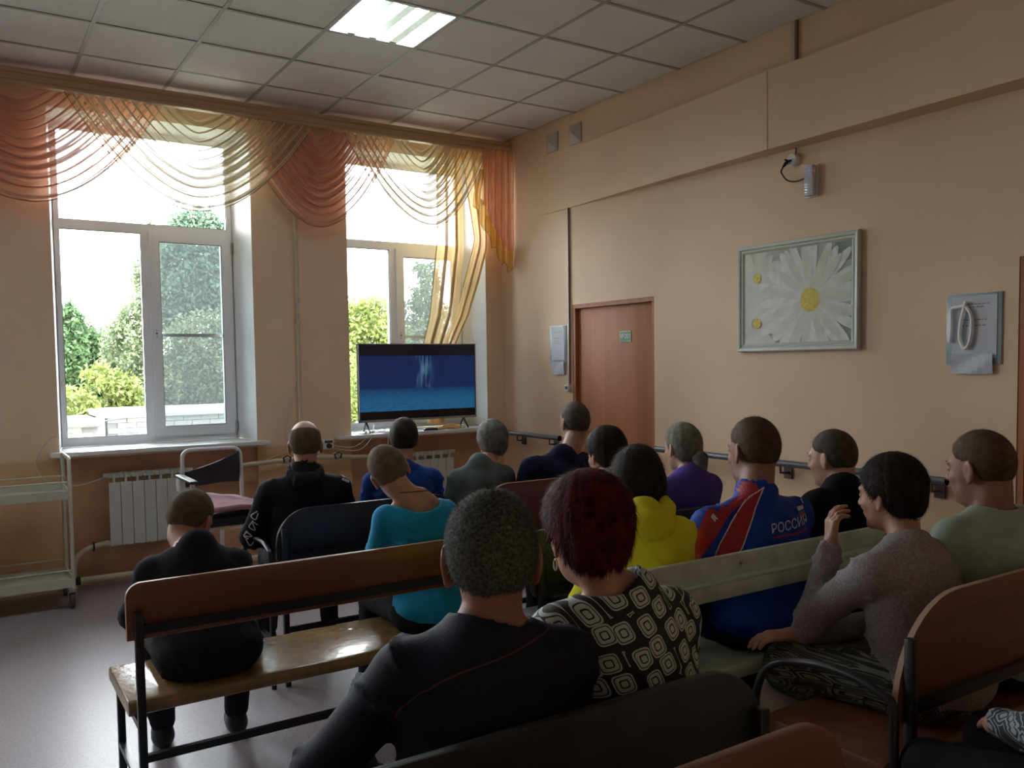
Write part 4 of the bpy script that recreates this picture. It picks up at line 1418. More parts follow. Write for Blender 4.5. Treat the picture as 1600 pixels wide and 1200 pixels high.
bench('wooden_bench', 'red-brown laminate bench with ochre vinyl seat at front left of the rows', -3.885, -2.50, -3.80, .675, .862, .05, M['laminate'], M['vinyl_ochre'], M['black_metal'], M['laminate_edge'], corners=(0, 0, 1, 1), mid=0)
bench('dark_bench', 'black vinyl bench with big rounded back corner and tube armrest, behind the hooded man', -3.045, -2.02, -2.72, .60, .868, .17, M['vinyl_black'], M['vinyl_black'], M['black_metal'], arms=(-1,), corners=(.2, .2, 1, 1))
bench('wooden_bench', 'red-brown laminate bench with rounded corner in the front row near the door', -2.01, -.80, -2.958, .60, .924, .16, M['laminate'], M['laminate_dark'], M['black_metal'], M['laminate_edge'], corners=(1, 1, 1, 1))
bench('dark_bench', 'dark green-black bench in the middle behind the grey ponytail woman', -2.46, -1.16, -4.067, .64, .910, .04, M['vinyl_green'], M['vinyl_green'], M['black_metal'])
bench('mint_bench', 'pale mint painted bench with ledged back board behind the sports jacket man', -2.70, -1.0, -4.783, .765, .905, .02, M['mint'], M['mint_seat'], M['mint'], mint=True, sz=.492)
bench('wooden_bench', 'dark brown laminate bench with curved corner and black tube armrest at lower right', -2.27, -.72, -5.499, .60, .917, .29, M['laminate_dark'], M['vinyl_brown'], M['black_metal'], M['laminate_edge'], arms=(-1,), corners=(.05, .05, 1, 1), sz=.470)
bench('dark_bench', 'dark green vinyl bench with rounded back end nearest the camera', -4.35, -2.955, -5.64, .60, .955, .16, M['vinyl_green'], M['vinyl_green'], M['black_metal'], corners=(.2, .2, 1, 1))
#PART3
# ------------------------------------------------------------------ people
def rotm(yaw, pitch, roll):
    y, p, r = [math.radians(v) for v in (yaw, pitch, roll)]
    Rz = np.array([[math.cos(y), -math.sin(y), 0], [math.sin(y), math.cos(y), 0], [0, 0, 1]])
    Rx = np.array([[1, 0, 0], [0, math.cos(p), math.sin(p)], [0, -math.sin(p), math.cos(p)]])
    Ry = np.array([[math.cos(r), 0, math.sin(r)], [0, 1, 0], [-math.sin(r), 0, math.cos(r)]])
    return Rz @ Rx @ Ry


class Field:
    """a distance field on a grid, built from smoothly blended rounded volumes"""
    def __init__(s, lo, hi, h):
        s.lo = np.array(lo, float)
        s.h = h
        s.n = np.ceil((np.array(hi) - s.lo) / h).astype(int) + 1
        s.D = np.full(s.n, .12, np.float32)
        s.ax = [(s.lo[i] + np.arange(s.n[i]) * h).astype(np.float32) for i in range(3)]

    def put(s, lo, hi, fn, k, mode='add'):
        m = max(k, 0) + 2.5 * s.h
        a = np.maximum(0, np.floor((np.array(lo) - m - s.lo) / s.h).astype(int))
        b = np.minimum(s.n, np.ceil((np.array(hi) + m - s.lo) / s.h).astype(int) + 1)
        if (b <= a).any():
            return s
        sl = tuple(slice(a[i], b[i]) for i in range(3))
        x = s.ax[0][a[0]:b[0], None, None]
        y = s.ax[1][None, a[1]:b[1], None]
        z = s.ax[2][None, None, a[2]:b[2]]
        d = fn(x, y, z).astype(np.float32)
        D = s.D[sl]
        if mode == 'add':
            if k > 0:
                hh = np.maximum(k - np.abs(D - d), 0) / k
                s.D[sl] = np.minimum(D, d) - hh * hh * k * .25
            else:
                s.D[sl] = np.minimum(D, d)
        else:
            d = -d
            hh = np.maximum(k - np.abs(D - d), 0) / max(k, 1e-6)
            s.D[sl] = np.maximum(D, d) + hh * hh * k * .25
        return s

    def cap(s, a, b, r0, r1, k=.02, mode='add'):
        a, b = np.array(a, float), np.array(b, float)
        ba = b - a
        L2 = max(float(ba @ ba), 1e-9)

        def fn(x, y, z):
            px, py, pz = x - a[0], y - a[1], z - a[2]
            t = np.clip((px * ba[0] + py * ba[1] + pz * ba[2]) / L2, 0, 1)
            return np.sqrt((px - ba[0] * t) ** 2 + (py - ba[1] * t) ** 2 + (pz - ba[2] * t) ** 2) - (r0 + (r1 - r0) * t)
        R = max(r0, r1)
        return s.put(np.minimum(a, b) - R, np.maximum(a, b) + R, fn, k, mode)

    def ell(s, c, r, R=None, k=.02, mode='add'):
        c, r = np.array(c, float), np.array(r, float)
        Rm = np.eye(3) if R is None else R

        def fn(x, y, z):
            px, py, pz = x - c[0], y - c[1], z - c[2]
            q = [(px * Rm[0, i] + py * Rm[1, i] + pz * Rm[2, i]) / r[i] for i in range(3)]
            k0 = np.sqrt(q[0] ** 2 + q[1] ** 2 + q[2] ** 2) + 1e-9
            k1 = np.sqrt((q[0] / r[0]) ** 2 + (q[1] / r[1]) ** 2 + (q[2] / r[2]) ** 2) + 1e-9
            return k0 * (k0 - 1) / k1
        e = np.abs(Rm) @ r
        return s.put(c - e, c + e, fn, k, mode)

    def mesh(s, smooth=0):
        g = vdb.FloatGrid(0.12)
        g.copyFromArray(s.D)
        g.transform = vdb.createLinearTransform(voxelSize=1.0)
        p, q = g.convertToQuads(isovalue=0)
        v = p * s.h + s.lo
        return v, q[:, ::-1] if s.flip(v, q) else q

    def flip(s, v, q):
        c = v.mean(0)
        a, b, d = v[q[:, 0]], v[q[:, 1]], v[q[:, 2]]
        n = np.cross(b - a, d - a)
        return ((a - c) * n).sum() < 0


def normals(v, q):
    n = np.zeros_like(v)
    fn_ = np.cross(v[q[:, 1]] - v[q[:, 0]], v[q[:, 2]] - v[q[:, 0]])
    for i in range(4):
        np.add.at(n, q[:, i], fn_)
    return n / (np.linalg.norm(n, axis=1)[:, None] + 1e-12)


def folds(v, q, amp, seed, stretch=(1, 1, 1), keep=None):
    """cloth wrinkles: a few warped wave trains pushed along the normals"""
    r = np.random.default_rng(seed)
    n = normals(v, q)
    w_ = np.zeros(len(v))
    p = v * np.array(stretch)
    warp = sum(np.sin(p @ r.normal(size=3) * 9 + r.uniform(0, 6)) for _ in range(3))[:, None] * .02
    for k in range(7):
        d = r.normal(size=3)
        d /= np.linalg.norm(d)
        f = r.uniform(22, 62)
        s_ = np.sin((p + warp) @ d * f + r.uniform(0, 6))
        mask = np.clip(np.sin(v @ r.normal(size=3) * 6 + r.uniform(0, 6)) * 1.2, 0, 1)
        w_ += (1 - np.abs(s_) ** .7 * 2) * mask / (f / 30)
    w_ *= amp * .55
    w_ = np.maximum(w_, -.18 * amp) + .0012
    if keep is not None:
        w_ *= keep
    return v + n * w_[:, None]


def obj_from(name, v, q, m, parent, smooth=True, label=None):
    l = np.array(parent.matrix_world.translation if parent.parent else parent.location)
    v = v - np.array(parent.location if parent.parent is None else parent.parent.location)
    me = bpy.data.meshes.new(name)
    me.vertices.add(len(v))
    me.vertices.foreach_set('co', v.astype(np.float32).ravel())
    k = q.shape[1]
    me.loops.add(q.size)
    me.loops.foreach_set('vertex_index', q.astype(np.int32).ravel())
    me.polygons.add(len(q))
    me.polygons.foreach_set('loop_start', np.arange(0, q.size, k, dtype=np.int32))
    me.update(calc_edges=True)
    if smooth:
        me.polygons.foreach_set('use_smooth', [True] * len(q))
    me.materials.append(m)
    o = bpy.data.objects.new(name, me)
    link(o, parent)
    if label:
        o['label'] = label
    return o


def head_field(F, c, R, s, fem=0.0, jowl=0.0, ear=1.0):
    T = lambda p: c + R @ (np.array(p) * s)
    F.ell(T((0, -.012, .028)), np.array((.0765, .096, .091)) * s, R, .0)
    F.ell(T((0, -.045, .005)), np.array((.066, .058, .075)) * s, R, .03)
    F.ell(T((0, .030, -.035)), np.array((.061 + .004 * jowl, .062, .082)) * s, R, .03)
    F.ell(T((0, .036, -.078)), np.array((.047 + .014 * jowl - .004 * fem, .050, .040)) * s, R, .025)
    F.ell(T((0, .080, -.103)), np.array((.020, .017, .015)) * s, R, .02)
    if jowl:
        F.ell(T((0, .015, -.105)), np.array((.055, .055, .030)) * s, R, .03)
    F.ell(T((0, .080, .022)), np.array((.050, .015, .012)) * s, R, .02)
    for e in (-1, 1):
        F.ell(T((e * .034, .068, -.030)), np.array((.022, .020, .020)) * s, R, .02)
        F.ell(T((e * .031, .096, .003)), np.array((.017, .012, .010)) * s, R, .012, 'cut')
        F.ell(T((e * .031, .083, .002)), np.array((.014, .012, .009)) * s, R, .004)
    F.cap(T((0, .090, .012)), T((0, .114, -.028)), .0075 * s, .012 * s, .012)
    for e in (-1, 1):
        F.ell(T((e * .012, .104, -.032)), np.array((.008, .009, .007)) * s, R, .006)
    F.ell(T((0, .094, -.060)), np.array((.024, .010, .006)) * s, R, .008)
    F.ell(T((0, .091, -.071)), np.array((.021, .011, .007)) * s, R, .006)
    for e in (-1, 1):
        Re = R @ rotm(e * 24, -12, 0)
        F.ell(T((e * .080, -.008, -.014)), np.array((.0065, .020, .033)) * s * ear, Re, .006)
        F.ell(T((e * .079, -.004, -.043)), np.array((.006, .010, .010)) * s * ear, Re, .006)
        F.ell(T((e * .0895, -.004, -.008)), np.array((.0060, .010, .018)) * s * ear, Re, .004, 'cut')


def hand(F, W, d, n, side, s=1.0, curl=(.5, .5, .55, .6), tcurl=.3, spread=.06):
    d = np.array(d, float)
    d /= np.linalg.norm(d)
    n = np.array(n, float)
    n -= d * (n @ d)
    n /= np.linalg.norm(n)
    t = np.cross(d, n) * side     # towards the thumb
    W = np.array(W, float)
    F.cap(W - d * .02 * s, W + d * .02 * s, .025 * s, .024 * s, .012)
    for i in range(4):
        o = (.030 - .020 * i) * s
        K = W + d * (.088 - .004 * abs(i - 1)) * s + t * o
        F.cap(W + d * .015 * s + t * o * .55, K, .0150 * s, .0125 * s, .010)
        L = (.070, .079, .073, .057)[i] * s
        dd = d + t * spread * (1 - i * .7)
        dd /= np.linalg.norm(dd)
        p = K
        ang = 0
        for j, fr in enumerate((.46, .30, .24)):
            ang += curl[i] * (1, 1.15, .8)[j]
            v = dd * math.cos(ang) + n * math.sin(ang)
            p2 = p + v * L * fr
            F.cap(p, p2, (.0098, .0088, .0080)[j] * s, (.0088, .0080, .0070)[j] * s, .003)
            p = p2
    B = W + d * .022 * s + t * .020 * s + n * .006 * s
    v = d * .62 + t * .68 + n * .35
    v /= np.linalg.norm(v)
    p2 = B + v * .038 * s
    F.cap(B, p2, .0150 * s, .0115 * s, .010)
    v2 = v * (1 - tcurl) + (d * .7 + n * .6) * tcurl
    v2 /= np.linalg.norm(v2)
    p3 = p2 + v2 * .030 * s
    F.cap(p2, p3, .0105 * s, .0095 * s, .003)
    F.cap(p3, p3 + (v2 + n * .3 * tcurl) * .024 * s, .0095 * s, .0075 * s, .003)


def skin_mat(name, c):
    m = mat(name, c, .5, .12, 26, .12, 180)
    m.node_tree.nodes['Principled BSDF'].inputs['Subsurface Weight'].default_value = .08
    m.node_tree.nodes['Principled BSDF'].inputs['Subsurface Radius'].default_value = (.02, .008, .004)
    return m


SKIN = {'mid': skin_mat('skin', (.46, .235, .155)), 'pale': skin_mat('pale_skin', (.56, .32, .225)), 'tan': skin_mat('weathered_skin', (.33, .15, .095))}
M['eye_white'] = mat('eye_white', (.7, .68, .64), .2)
M['iris'] = mat('dark_iris', (.03, .02, .015), .1)


def hair_mat(name, c, c2, rough=.55, scale=34):
    return mat(name, c, max(rough, .6), 0, scale, .35, 160, col2=c2, detail=8, spec=.12)


def cloth_mat(name, c, c2=None, rough=.92, bump=.25, bscale=320, scale=14, sheen=.0, n=.12, stretch=(1, 1, 1)):
    return mat(name, c, rough, n if not c2 else 0, scale, bump, bscale, col2=c2, sheen=sheen, stretch=stretch, spec=.2)


def strands(v, q, nmax, length, width, lift, flow, seed, mt, parent, jitter=.35, keep=None, name='loose_hairs'):
    """fine separate hairs standing on the hair surface"""
    r = np.random.default_rng(seed)
    n = normals(v, q)
    idx = r.integers(0, len(v), nmax)
    if keep is not None:
        idx = idx[keep(v[idx])]
    P0 = v[idx] + r.normal(size=(len(idx), 3)) * .002
    N_ = n[idx]
    f = flow(P0) if callable(flow) else np.tile(np.array(flow, float), (len(P0), 1))
    t = f - N_ * (f * N_).sum(1)[:, None]
    t /= np.linalg.norm(t, axis=1)[:, None] + 1e-9
    d = t + N_ * lift + r.normal(size=t.shape) * jitter
    d /= np.linalg.norm(d, axis=1)[:, None]
    L = length * r.uniform(.5, 1.2, (len(P0), 1))
    sd = np.cross(d, N_)
    sd /= np.linalg.norm(sd, axis=1)[:, None] + 1e-9
    A = P0 - N_ * .001 - sd * width
    B = P0 - N_ * .001 + sd * width
    Cc = P0 + d * L
    V = np.stack([A, B, Cc], 1).reshape(-1, 3)
    Q = np.arange(len(V)).reshape(-1, 3)
    o = obj_from(name, V, Q, mt, parent, smooth=False)
    o['kind'] = 'stuff'
    return o


SMP = {}


def person(key, label, h, hs, rot, m, sw, yr, by=0, skin='mid', fem=0, jowl=0, ear=1.0, g=1.0, hair='short', hmat=None, hlen=.010, hthick=.008,
           top=None, sleeves='long', low=None, lowkind='trousers', shoe=None, hx=None, seat=.458, elbows=None, wrists=None, handd=None, curls=None, vox=.0075,
           kneex=.15, kneey=.47, armr=1.0, collar='crew', bald=0, nh=2500, feet=None, knees=None, gap=.165, fold=.010, belly=0.0, hips=1.0, tw=1.0, voxc=.0095, hairline=0.0, topname='shirt', torso_dy=0.0, hand_on=True):
    h, m = np.array(h, float), np.array(m, float)
    R = rotm(*rot)
    m[2] = min(m[2], h[2] - gap * hs)
    hipx = m[0] if hx is None else hx
    hip = np.array([hipx, yr + .185, seat + .088])
    B = rotm(by, 0, 0)
    ux, uy = B[:, 0], B[:, 1]
    SL, SR = m - ux * sw, m + ux * sw
    SL, SR = SL - [0, 0, .028], SR - [0, 0, .028]
    neck0 = m + np.array([0, 0, .062]) - uy * .012
    neck1 = h + R @ np.array([0, -.028, -.075]) * hs
    t = thing('person', label, 'person', (hip[0], hip[1], 0), 'people watching the television')
    # arms
    if elbows is None:
        elbows = [None, None]
    if wrists is None:
        wrists = [None, None]
    E_, W_ = [], []
    for i, (S_, sg_) in enumerate(((SL, -1), (SR, 1))):
        e = elbows[i] if elbows[i] is not None else S_ + ux * sg_ * .045 + uy * .07 + np.array([0, 0, -.255])
        w_ = wrists[i] if wrists[i] is not None else np.array([hip[0], hip[1], 0]) + ux * sg_ * .11 + uy * .26 + np.array([0, 0, seat + .165])
        E_.append(np.array(e, float))
        W_.append(np.array(w_, float))
    # legs
    K_, A_ = [], []
    for i, sg_ in enumerate((-1, 1)):
        kn = hip + ux * sg_ * kneex + uy * (kneey - .06) + np.array([0, 0, -.035])
        if knees is not None and knees[i] is not None:
            kn = np.array(knees[i], float)
        if feet is not None and feet[i] is not None:
            an = np.array(feet[i], float)
        else:
            an = np.array([kn[0], kn[1] + .02, .085]) + ux * sg_ * .02
        K_.append(kn)
        A_.append(an)
    lean = (m + np.array([0, 0, 0])) - hip
    # ---- body: one continuous skin surface
    pts = np.array([hip, m, SL, SR, h + [0, 0, .15], h + [0, .15, 0], h - [0, .15, .15]] + E_ + W_ + K_ + A_)
    lo = pts.min(0) - np.array([.15, .15, .10])
    hi = pts.max(0) + np.array([.15, .24, .06])
    lo[2] = max(lo[2], -.01)
    F = Field(lo, hi, vox)
    mid = hip + lean * .5 - uy * .02
    F.ell(hip + [0, 0, .02], (.13 * g, .095, .09), B, .0)
    F.ell(mid, (.115 * g, .085, .15), B, .04)
    F.ell(hip + lean * .8, (.11 * g, .075, .11), B, .04)
    F.cap(SL, SR, .028, .028, .03)
    F.cap(neck0 - [0, 0, .05], neck1, .058 * hs * (1 - .12 * fem + .10 * jowl), .054 * hs * (1 - .12 * fem + .14 * jowl), .02)
    F.cap(neck0 + ux * .02, SR, .030, .026, .02)
    F.cap(neck0 - ux * .02, SL, .030, .026, .02)
    head_field(F, h, R, hs, fem, jowl, ear)
    for i in range(2):
        F.cap((SL, SR)[i], E_[i], .034 * armr, .029 * armr, .02)
        F.cap(E_[i], W_[i], .029 * armr, .022, .015)
        if handd is not None and handd[i] is not None:
            dd, nn = handd[i]
        else:
            dd, nn = uy * .8 + ux * (.35 if i == 0 else -.35) - np.array([0, 0, .25]), np.array([0, 0, -1.0])
        hand(F, W_[i], dd, nn, 1 if i == 0 else -1, .98, curls[i] if curls and curls[i] else (.22, .25, .28, .3))
        F.cap(hip + ux * (-.085, .085)[i], K_[i], .072, .052, .03)
        F.cap(K_[i], A_[i], .050, .034, .02)
    v, q = F.mesh()
    obj_from('body', v, q, SKIN[skin], t)
    for e in (-1, 1):
        c = h + R @ (np.array((e * .031, .0820, .002)) * hs)
        eb = MB().lathe([(.0001, -.0115), (.0055, -.010), (.0097, -.0055), (.0115, 0), (.0097, .0055), (.0055, .010), (.0001, .0115)], 10, (0, 0, 0), 1)
        vv = (R @ np.array(eb.v).T).T * hs + c - np.array(t.location)
        ey = part('eye', MB().add(vv, eb.f), M['eye_white'], t, smooth=True, recalc=False)
        ir = MB().lathe([(.0001, .0120), (.004, .0117), (.0052, .0106)], 10, (0, 0, 0), 1)
        vv = (R @ np.array(ir.v).T).T * hs + c - np.array(t.location)
        part('iris', MB().add(vv, ir.f), M['iris'], ey, recalc=False)
    for e in (-1, 1):
        bp = [h + R @ (np.array(q_) * hs) for q_ in ((e * .014, .0935, .022), (e * .026, .0945, .027), (e * .038, .0900, .027), (e * .050, .0780, .021))]
        part('eyebrow', MB().tube([q_ - np.array(t.location) for q_ in bez(bp, 3)], [.0026] * 4 + [.0030] * 3 + [.0018] * 3, 6), hmat, t, smooth=True)
    # ---- trousers or skirt
    lp = np.array([hip + [0, 0, .1], hip - [.2, .17, .1], hip + [.2, 0, 0]] + K_ + A_)
    G = Field(np.maximum(lp.min(0) - .13, [-9, -9, -.005]), lp.max(0) + .13, voxc)
    G.ell(hip + [0, 0, -.012] - uy * .01, (.178 * g * hips, .135 * g, .098), B, .0)
    if lowkind == 'trousers':
        for i in range(2):
            G.cap(hip + ux * (-.095, .095)[i], K_[i], .090 * g, .066, .04)
            G.cap(K_[i], A_[i] + [0, 0, .03], .064, .050, .025)
    else:
        for i in range(2):
            G.cap(hip + ux * (-.08, .08)[i], K_[i] + [0, 0, 0], .098 * g, .078, .06)
            G.cap(K_[i], A_[i] + [0, 0, .12], .080, .080, .06)
        G.cap((K_[0] + K_[1]) / 2, (A_[0] + A_[1]) / 2 + [0, 0, .14], .08, .08, .08)
        G.cap(hip + uy * .1, (K_[0] + K_[1]) / 2, .09, .075, .06)
    v, q = G.mesh()
    v[:, 2] = np.where((v[:, 2] < seat + .002) & (v[:, 1] < yr + .44), np.maximum(v[:, 2], np.minimum(seat + .002, v[:, 2] + .03)), v[:, 2])
    v = folds(v, q, fold, (ord(key[0]) * 37) % 1000 + 1)
    obj_from(lowkind if lowkind != 'trousers' else 'trousers', v, q, low, t)
    # ---- shoes
    for i in range(2):
        a = A_[i]
        G = Field(a - [.1, .12, .1], a + [.1, .26, .08], .0095)
        G.ell(a + uy * .065 - [0, 0, .045], (.045, .125, .038), B, .0).ell(a + uy * .0 - [0, 0, .02], (.040, .055, .055), B, .03)
        v, q = G.mesh()
        v[:, 2] = np.maximum(v[:, 2], .002)
        obj_from('shoe', v, q, shoe or M['black_shoe'], t)
    # ---- top garment
    tp = np.array([hip, SL, SR, neck0 + [0, 0, .06]] + E_ + (W_ if sleeves == 'long' else []))
    G = Field(tp.min(0) - [.22, .22, .14], tp.max(0) + [.22, .22, .16], voxc)
    gt = g
    G.ell(hip + [0, 0, .015] - uy * .015, (.186 * g * hips, .146 * g, .105), B, .0)
    G.ell(hip + lean * .33 + uy * (.015 + belly) + [0, 0, .02], (.168 * gt * tw, (.125 + belly) * gt, .15), B, .05)
    G.ell(hip + lean * .68 - uy * .005, ((sw * .96 + .012) * (.7 + .3 * gt) * (.5 + .5 * tw), .118 * gt, .16), B, .04)
    G.cap(SL + [0, 0, -.01], SR + [0, 0, -.01], .050 * armr, .050 * armr, .04)
    G.cap(neck0 - [0, 0, .022], SR + ux * -.01, .056, .046 * armr, .03)
    G.cap(neck0 - [0, 0, .022], SL + ux * .01, .056, .046 * armr, .03)
    G.ell(m - uy * .035 - [0, 0, .05], (sw * .95, .075 * gt, .10), B, .04)
    a_end = 1.0 if sleeves == 'long' else .95
    for i in range(2):
        S_ = (SL, SR)[i]
        if sleeves == 'long':
            G.cap(S_, E_[i], .054 * armr, .050 * armr, .025)
            G.cap(E_[i], E_[i] + (W_[i] - E_[i]) * .93, .050 * armr, .037 * armr, .03)
        else:
            G.cap(S_, S_ + (E_[i] - S_) * .85, .062 * armr, .060 * armr, .035)
    # collar opening around the neck
    nd = (neck1 - neck0) / np.linalg.norm(neck1 - neck0)
    rn = .058 * hs * (1 - .12 * fem + .10 * jowl)
    if collar in ('crew', 'high', 'wide'):
        hh = {'crew': .012, 'high': .045, 'wide': -.014}[collar]
        G.cap(neck0 - nd * .03, neck0 + nd * hh, rn + .016, rn + .011 + (.008 if collar == 'high' else 0), .02)
        G.cap(neck0 + nd * (hh + .012), neck0 + nd * .12, rn + (.012 if collar != 'wide' else .045), rn + .02, .014, 'cut')
    v, q = G.mesh()
    dc = np.linalg.norm(v - neck0, axis=1)
    v = folds(v, q, fold * 1.2, (ord(key[0]) * 37) % 1000 + 7, keep=np.clip((dc - .10) / .08, 0, 1))
    tob = obj_from(topname, v, q, top, t)
    SMP[key] = dict(t=t, top=tob, v=v, q=q, R=R, h=h, hs=hs, m=m, ux=ux, uy=uy, SL=SL, SR=SR, E=E_, W=W_, neck0=neck0, nd=nd, rn=rn, hip=hip)
    # ---- hair
    c = h
    T = lambda p: c + R @ (np.array(p) * hs)
    hv = .0045 if vox < .0062 else .0055
    F = Field(c - .27, c + .19, hv)
    th = hthick
    F.ell(T((0, -.012, .028)), np.array((.0765, .096, .091)) * hs + th, R, .0)
    F.ell(T((0, -.045, .002)), np.array((.066, .058, .078)) * hs + th, R, .03)
    flow_down = R @ np.array([0, -.25, -1.0])
    if hair == 'bob':       # full, covers the nape and ears
        F.ell(T((0, -.030, .0)), np.array((.088, .088, .098)) * hs + th * .4, R, .03)
        F.ell(T((0, -.055, -.055)), np.array((.070, .050, .060)) * hs, R, .03)
    if hair == 'thick':     # short but voluminous crown
        F.ell(T((0, -.022, .045)), np.array((.086, .098, .088)) * hs + th * .3, R, .03)
        F.ell(T((0, -.055, -.030)), np.array((.066, .050, .060)) * hs, R, .03)
    if hair == 'long':
        F.ell(T((0, -.030, .01)), np.array((.086, .090, .100)) * hs + th * .3, R, .03)
        for e in (-1, 0, 1):
            F.cap(T((e * .045, -.055, -.02)), T((e * .062, -.070, -.145)), .048 * hs, .030 * hs, .03)
        F.cap(T((-.07, .0, -.02)), T((-.075, .0, -.13)), .020 * hs, .014 * hs, .02)
        F.cap(T((.07, .0, -.02)), T((.075, .0, -.13)), .020 * hs, .014 * hs, .02)
    if hair == 'tail':
        F.ell(T((0, -.050, -.03)), np.array((.062, .045, .055)) * hs, R, .03)
    # cut away face and nape
    def cutfn(x, y, z):
        px, py, pz = (x - c[0]), (y - c[1]), (z - c[2])
        lx = (px * R[0, 0] + py * R[1, 0] + pz * R[2, 0]) / hs
        ly = (px * R[0, 1] + py * R[1, 1] + pz * R[2, 1]) / hs
        lz = (px * R[0, 2] + py * R[1, 2] + pz * R[2, 2]) / hs
        if hair in ('short', 'buzz'):
            yk = [-.2, -.09, -.05, -.030, -.012, .012, .035, .055, .075, .12]
            zk = [-.070, -.068, -.060, -.042, .018, .022, .030, .055, .072 + hairline, .080 + hairline]
        elif hair in ('thick', 'tail'):
            yk = [-.2, -.09, -.05, -.030, -.012, .012, .035, .055, .075, .12]
            zk = [-.085, -.085, -.078, -.060, .000, -.012, .012, .045, .060, .066]
        elif hair == 'bob':
            yk = [-.2, -.09, -.05, -.02, .005, .020, .035, .055, .075, .12]
            zk = [-.105, -.105, -.100, -.075, -.060, -.045, -.010, .035, .050, .056]
        else:
            yk = [-.2, -.09, -.02, .015, .030, .045, .060, .075, .12]
            zk = [-.4, -.4, -.4, -.3, -.10, -.01, .035, .050, .056]
        line = np.interp(ly, yk, zk) + .006 * np.sin(lx * 90) * np.sin(ly * 70 + 1)
        return -((line - lz) * hs) * .75
    d = cutfn(F.ax[0][:, None, None], F.ax[1][None, :, None], F.ax[2][None, None, :]).astype(np.float32)
    tp_ = .026 if hair in ('short', 'buzz') else .012
    F.D = F.D + (th * (1.0 if hair in ('short', 'buzz') else .6) + .001) * np.clip(1 - d / .75 / tp_, 0, 1) ** 1.5
    F.D = np.maximum(F.D, -d)
    if bald:      # thin crown: push the cap under the scalp towards the top
        lx = F.ax[0][:, None, None] - T((0, -.02, .11))[0]
        ly = F.ax[1][None, :, None] - T((0, -.02, .11))[1]
        lz = F.ax[2][None, None, :] - T((0, -.02, .11))[2]
        rr = np.sqrt(lx ** 2 + ly ** 2 + lz ** 2)
        F.D = F.D + np.clip((.085 - rr) * .4, 0, .02).astype(np.float32) * bald
    v, q = F.mesh()
    nn = normals(v, q)
    if hair in ('bob', 'thick', 'long', 'tail'):      # combed locks
        r = np.random.default_rng((ord(key[0]) * 37) % 991)
        lc = (v - c) @ R
        az = np.arctan2(lc[:, 0], -lc[:, 1])
        w_ = sum(np.sin(az * f + r.uniform(0, 6) + lc[:, 2] * r.uniform(-22, 22)) / f ** .5 for f in (13, 22, 37, 55)) * .0022
        v = v + nn * w_[:, None]
    ho = obj_from('hair', v, q, hmat, t)
    Rl = R

    def flow(P0):
        l = (P0 - c) @ Rl
        f = l - np.array([0, -.05, .10])
        f[:, 2] = -np.abs(f[:, 2]) - .05
        return f @ Rl.T
    if hair == 'buzz':
        strands(v, q, nh, .005, .0006, 1.0, flow, 3, hmat, ho, .4)
    elif hair == 'short':
        strands(v, q, nh, hlen, .0008, .55, flow, 3, hmat, ho, .35)
    else:
        strands(v, q, nh, hlen * 2.2, .0010, .12, flow, 3, hmat, ho, .14)
    return SMP[key]


def ray_decal(P, polys2d, O_, U, V_, Ndir, mt, name, off=.0015, parent=None, label=None, res=None):
    """print flat shapes onto a garment: each 2-D point is dropped onto the cloth along Ndir"""
    from mathutils.bvhtree import BVHTree
    o = P['top']
    loc = np.array(P['t'].location)
    if 'bvh' not in P:
        P['bvh'] = BVHTree.FromPolygons([tuple(x) for x in P['v']], [tuple(int(i) for i in f_) for f_ in P['q']])
    mb = MB()
    Nv = Vector(Ndir).normalized()
    for poly, faces in polys2d:
        vs = []
        ok = True
        for (a, b) in poly:
            p = Vector(np.array(O_) + np.array(U) * a + np.array(V_) * b)
            hit = P['bvh'].ray_cast(p - Nv * .6, Nv)
            if hit[0] is None:
                ok = False
                break
            n_ = hit[1]
            if n_.dot(Nv) > 0:
                n_ = -n_
            vs.append(np.array(hit[0] + n_ * off) - loc)
        if ok:
            mb.add(vs, faces)
    if not mb.v:
        return None
    ob = part(name, mb, mt, parent or o, recalc=False, label=label, smooth=True)
    return ob


def band(pts, wd):
    """grid strip polys following a 2-D curve with width wd (number or list)"""
    c = bez([(a, b, 0) for a, b in pts], 8)
    c = np.array(c)[:, :2]
    tg = np.gradient(c, axis=0)
    tg /= np.linalg.norm(tg, axis=1)[:, None]
    nr = np.stack([-tg[:, 1], tg[:, 0]], 1)
    w_ = np.interp(np.linspace(0, 1, len(c)), np.linspace(0, 1, len(wd)), wd)[:, None] if hasattr(wd, '__len__') else wd
    k = 1 if np.max(w_) < .006 else 6
    rows = [c + nr * w_ * (i / k - .5) for i in range(k + 1)]
    out = []
    for i in range(len(c) - 1):
        for j in range(k):
            out.append(([tuple(rows[j][i]), tuple(rows[j][i + 1]), tuple(rows[j + 1][i + 1]), tuple(rows[j + 1][i])], [(0, 1, 2, 3)]))
    return out


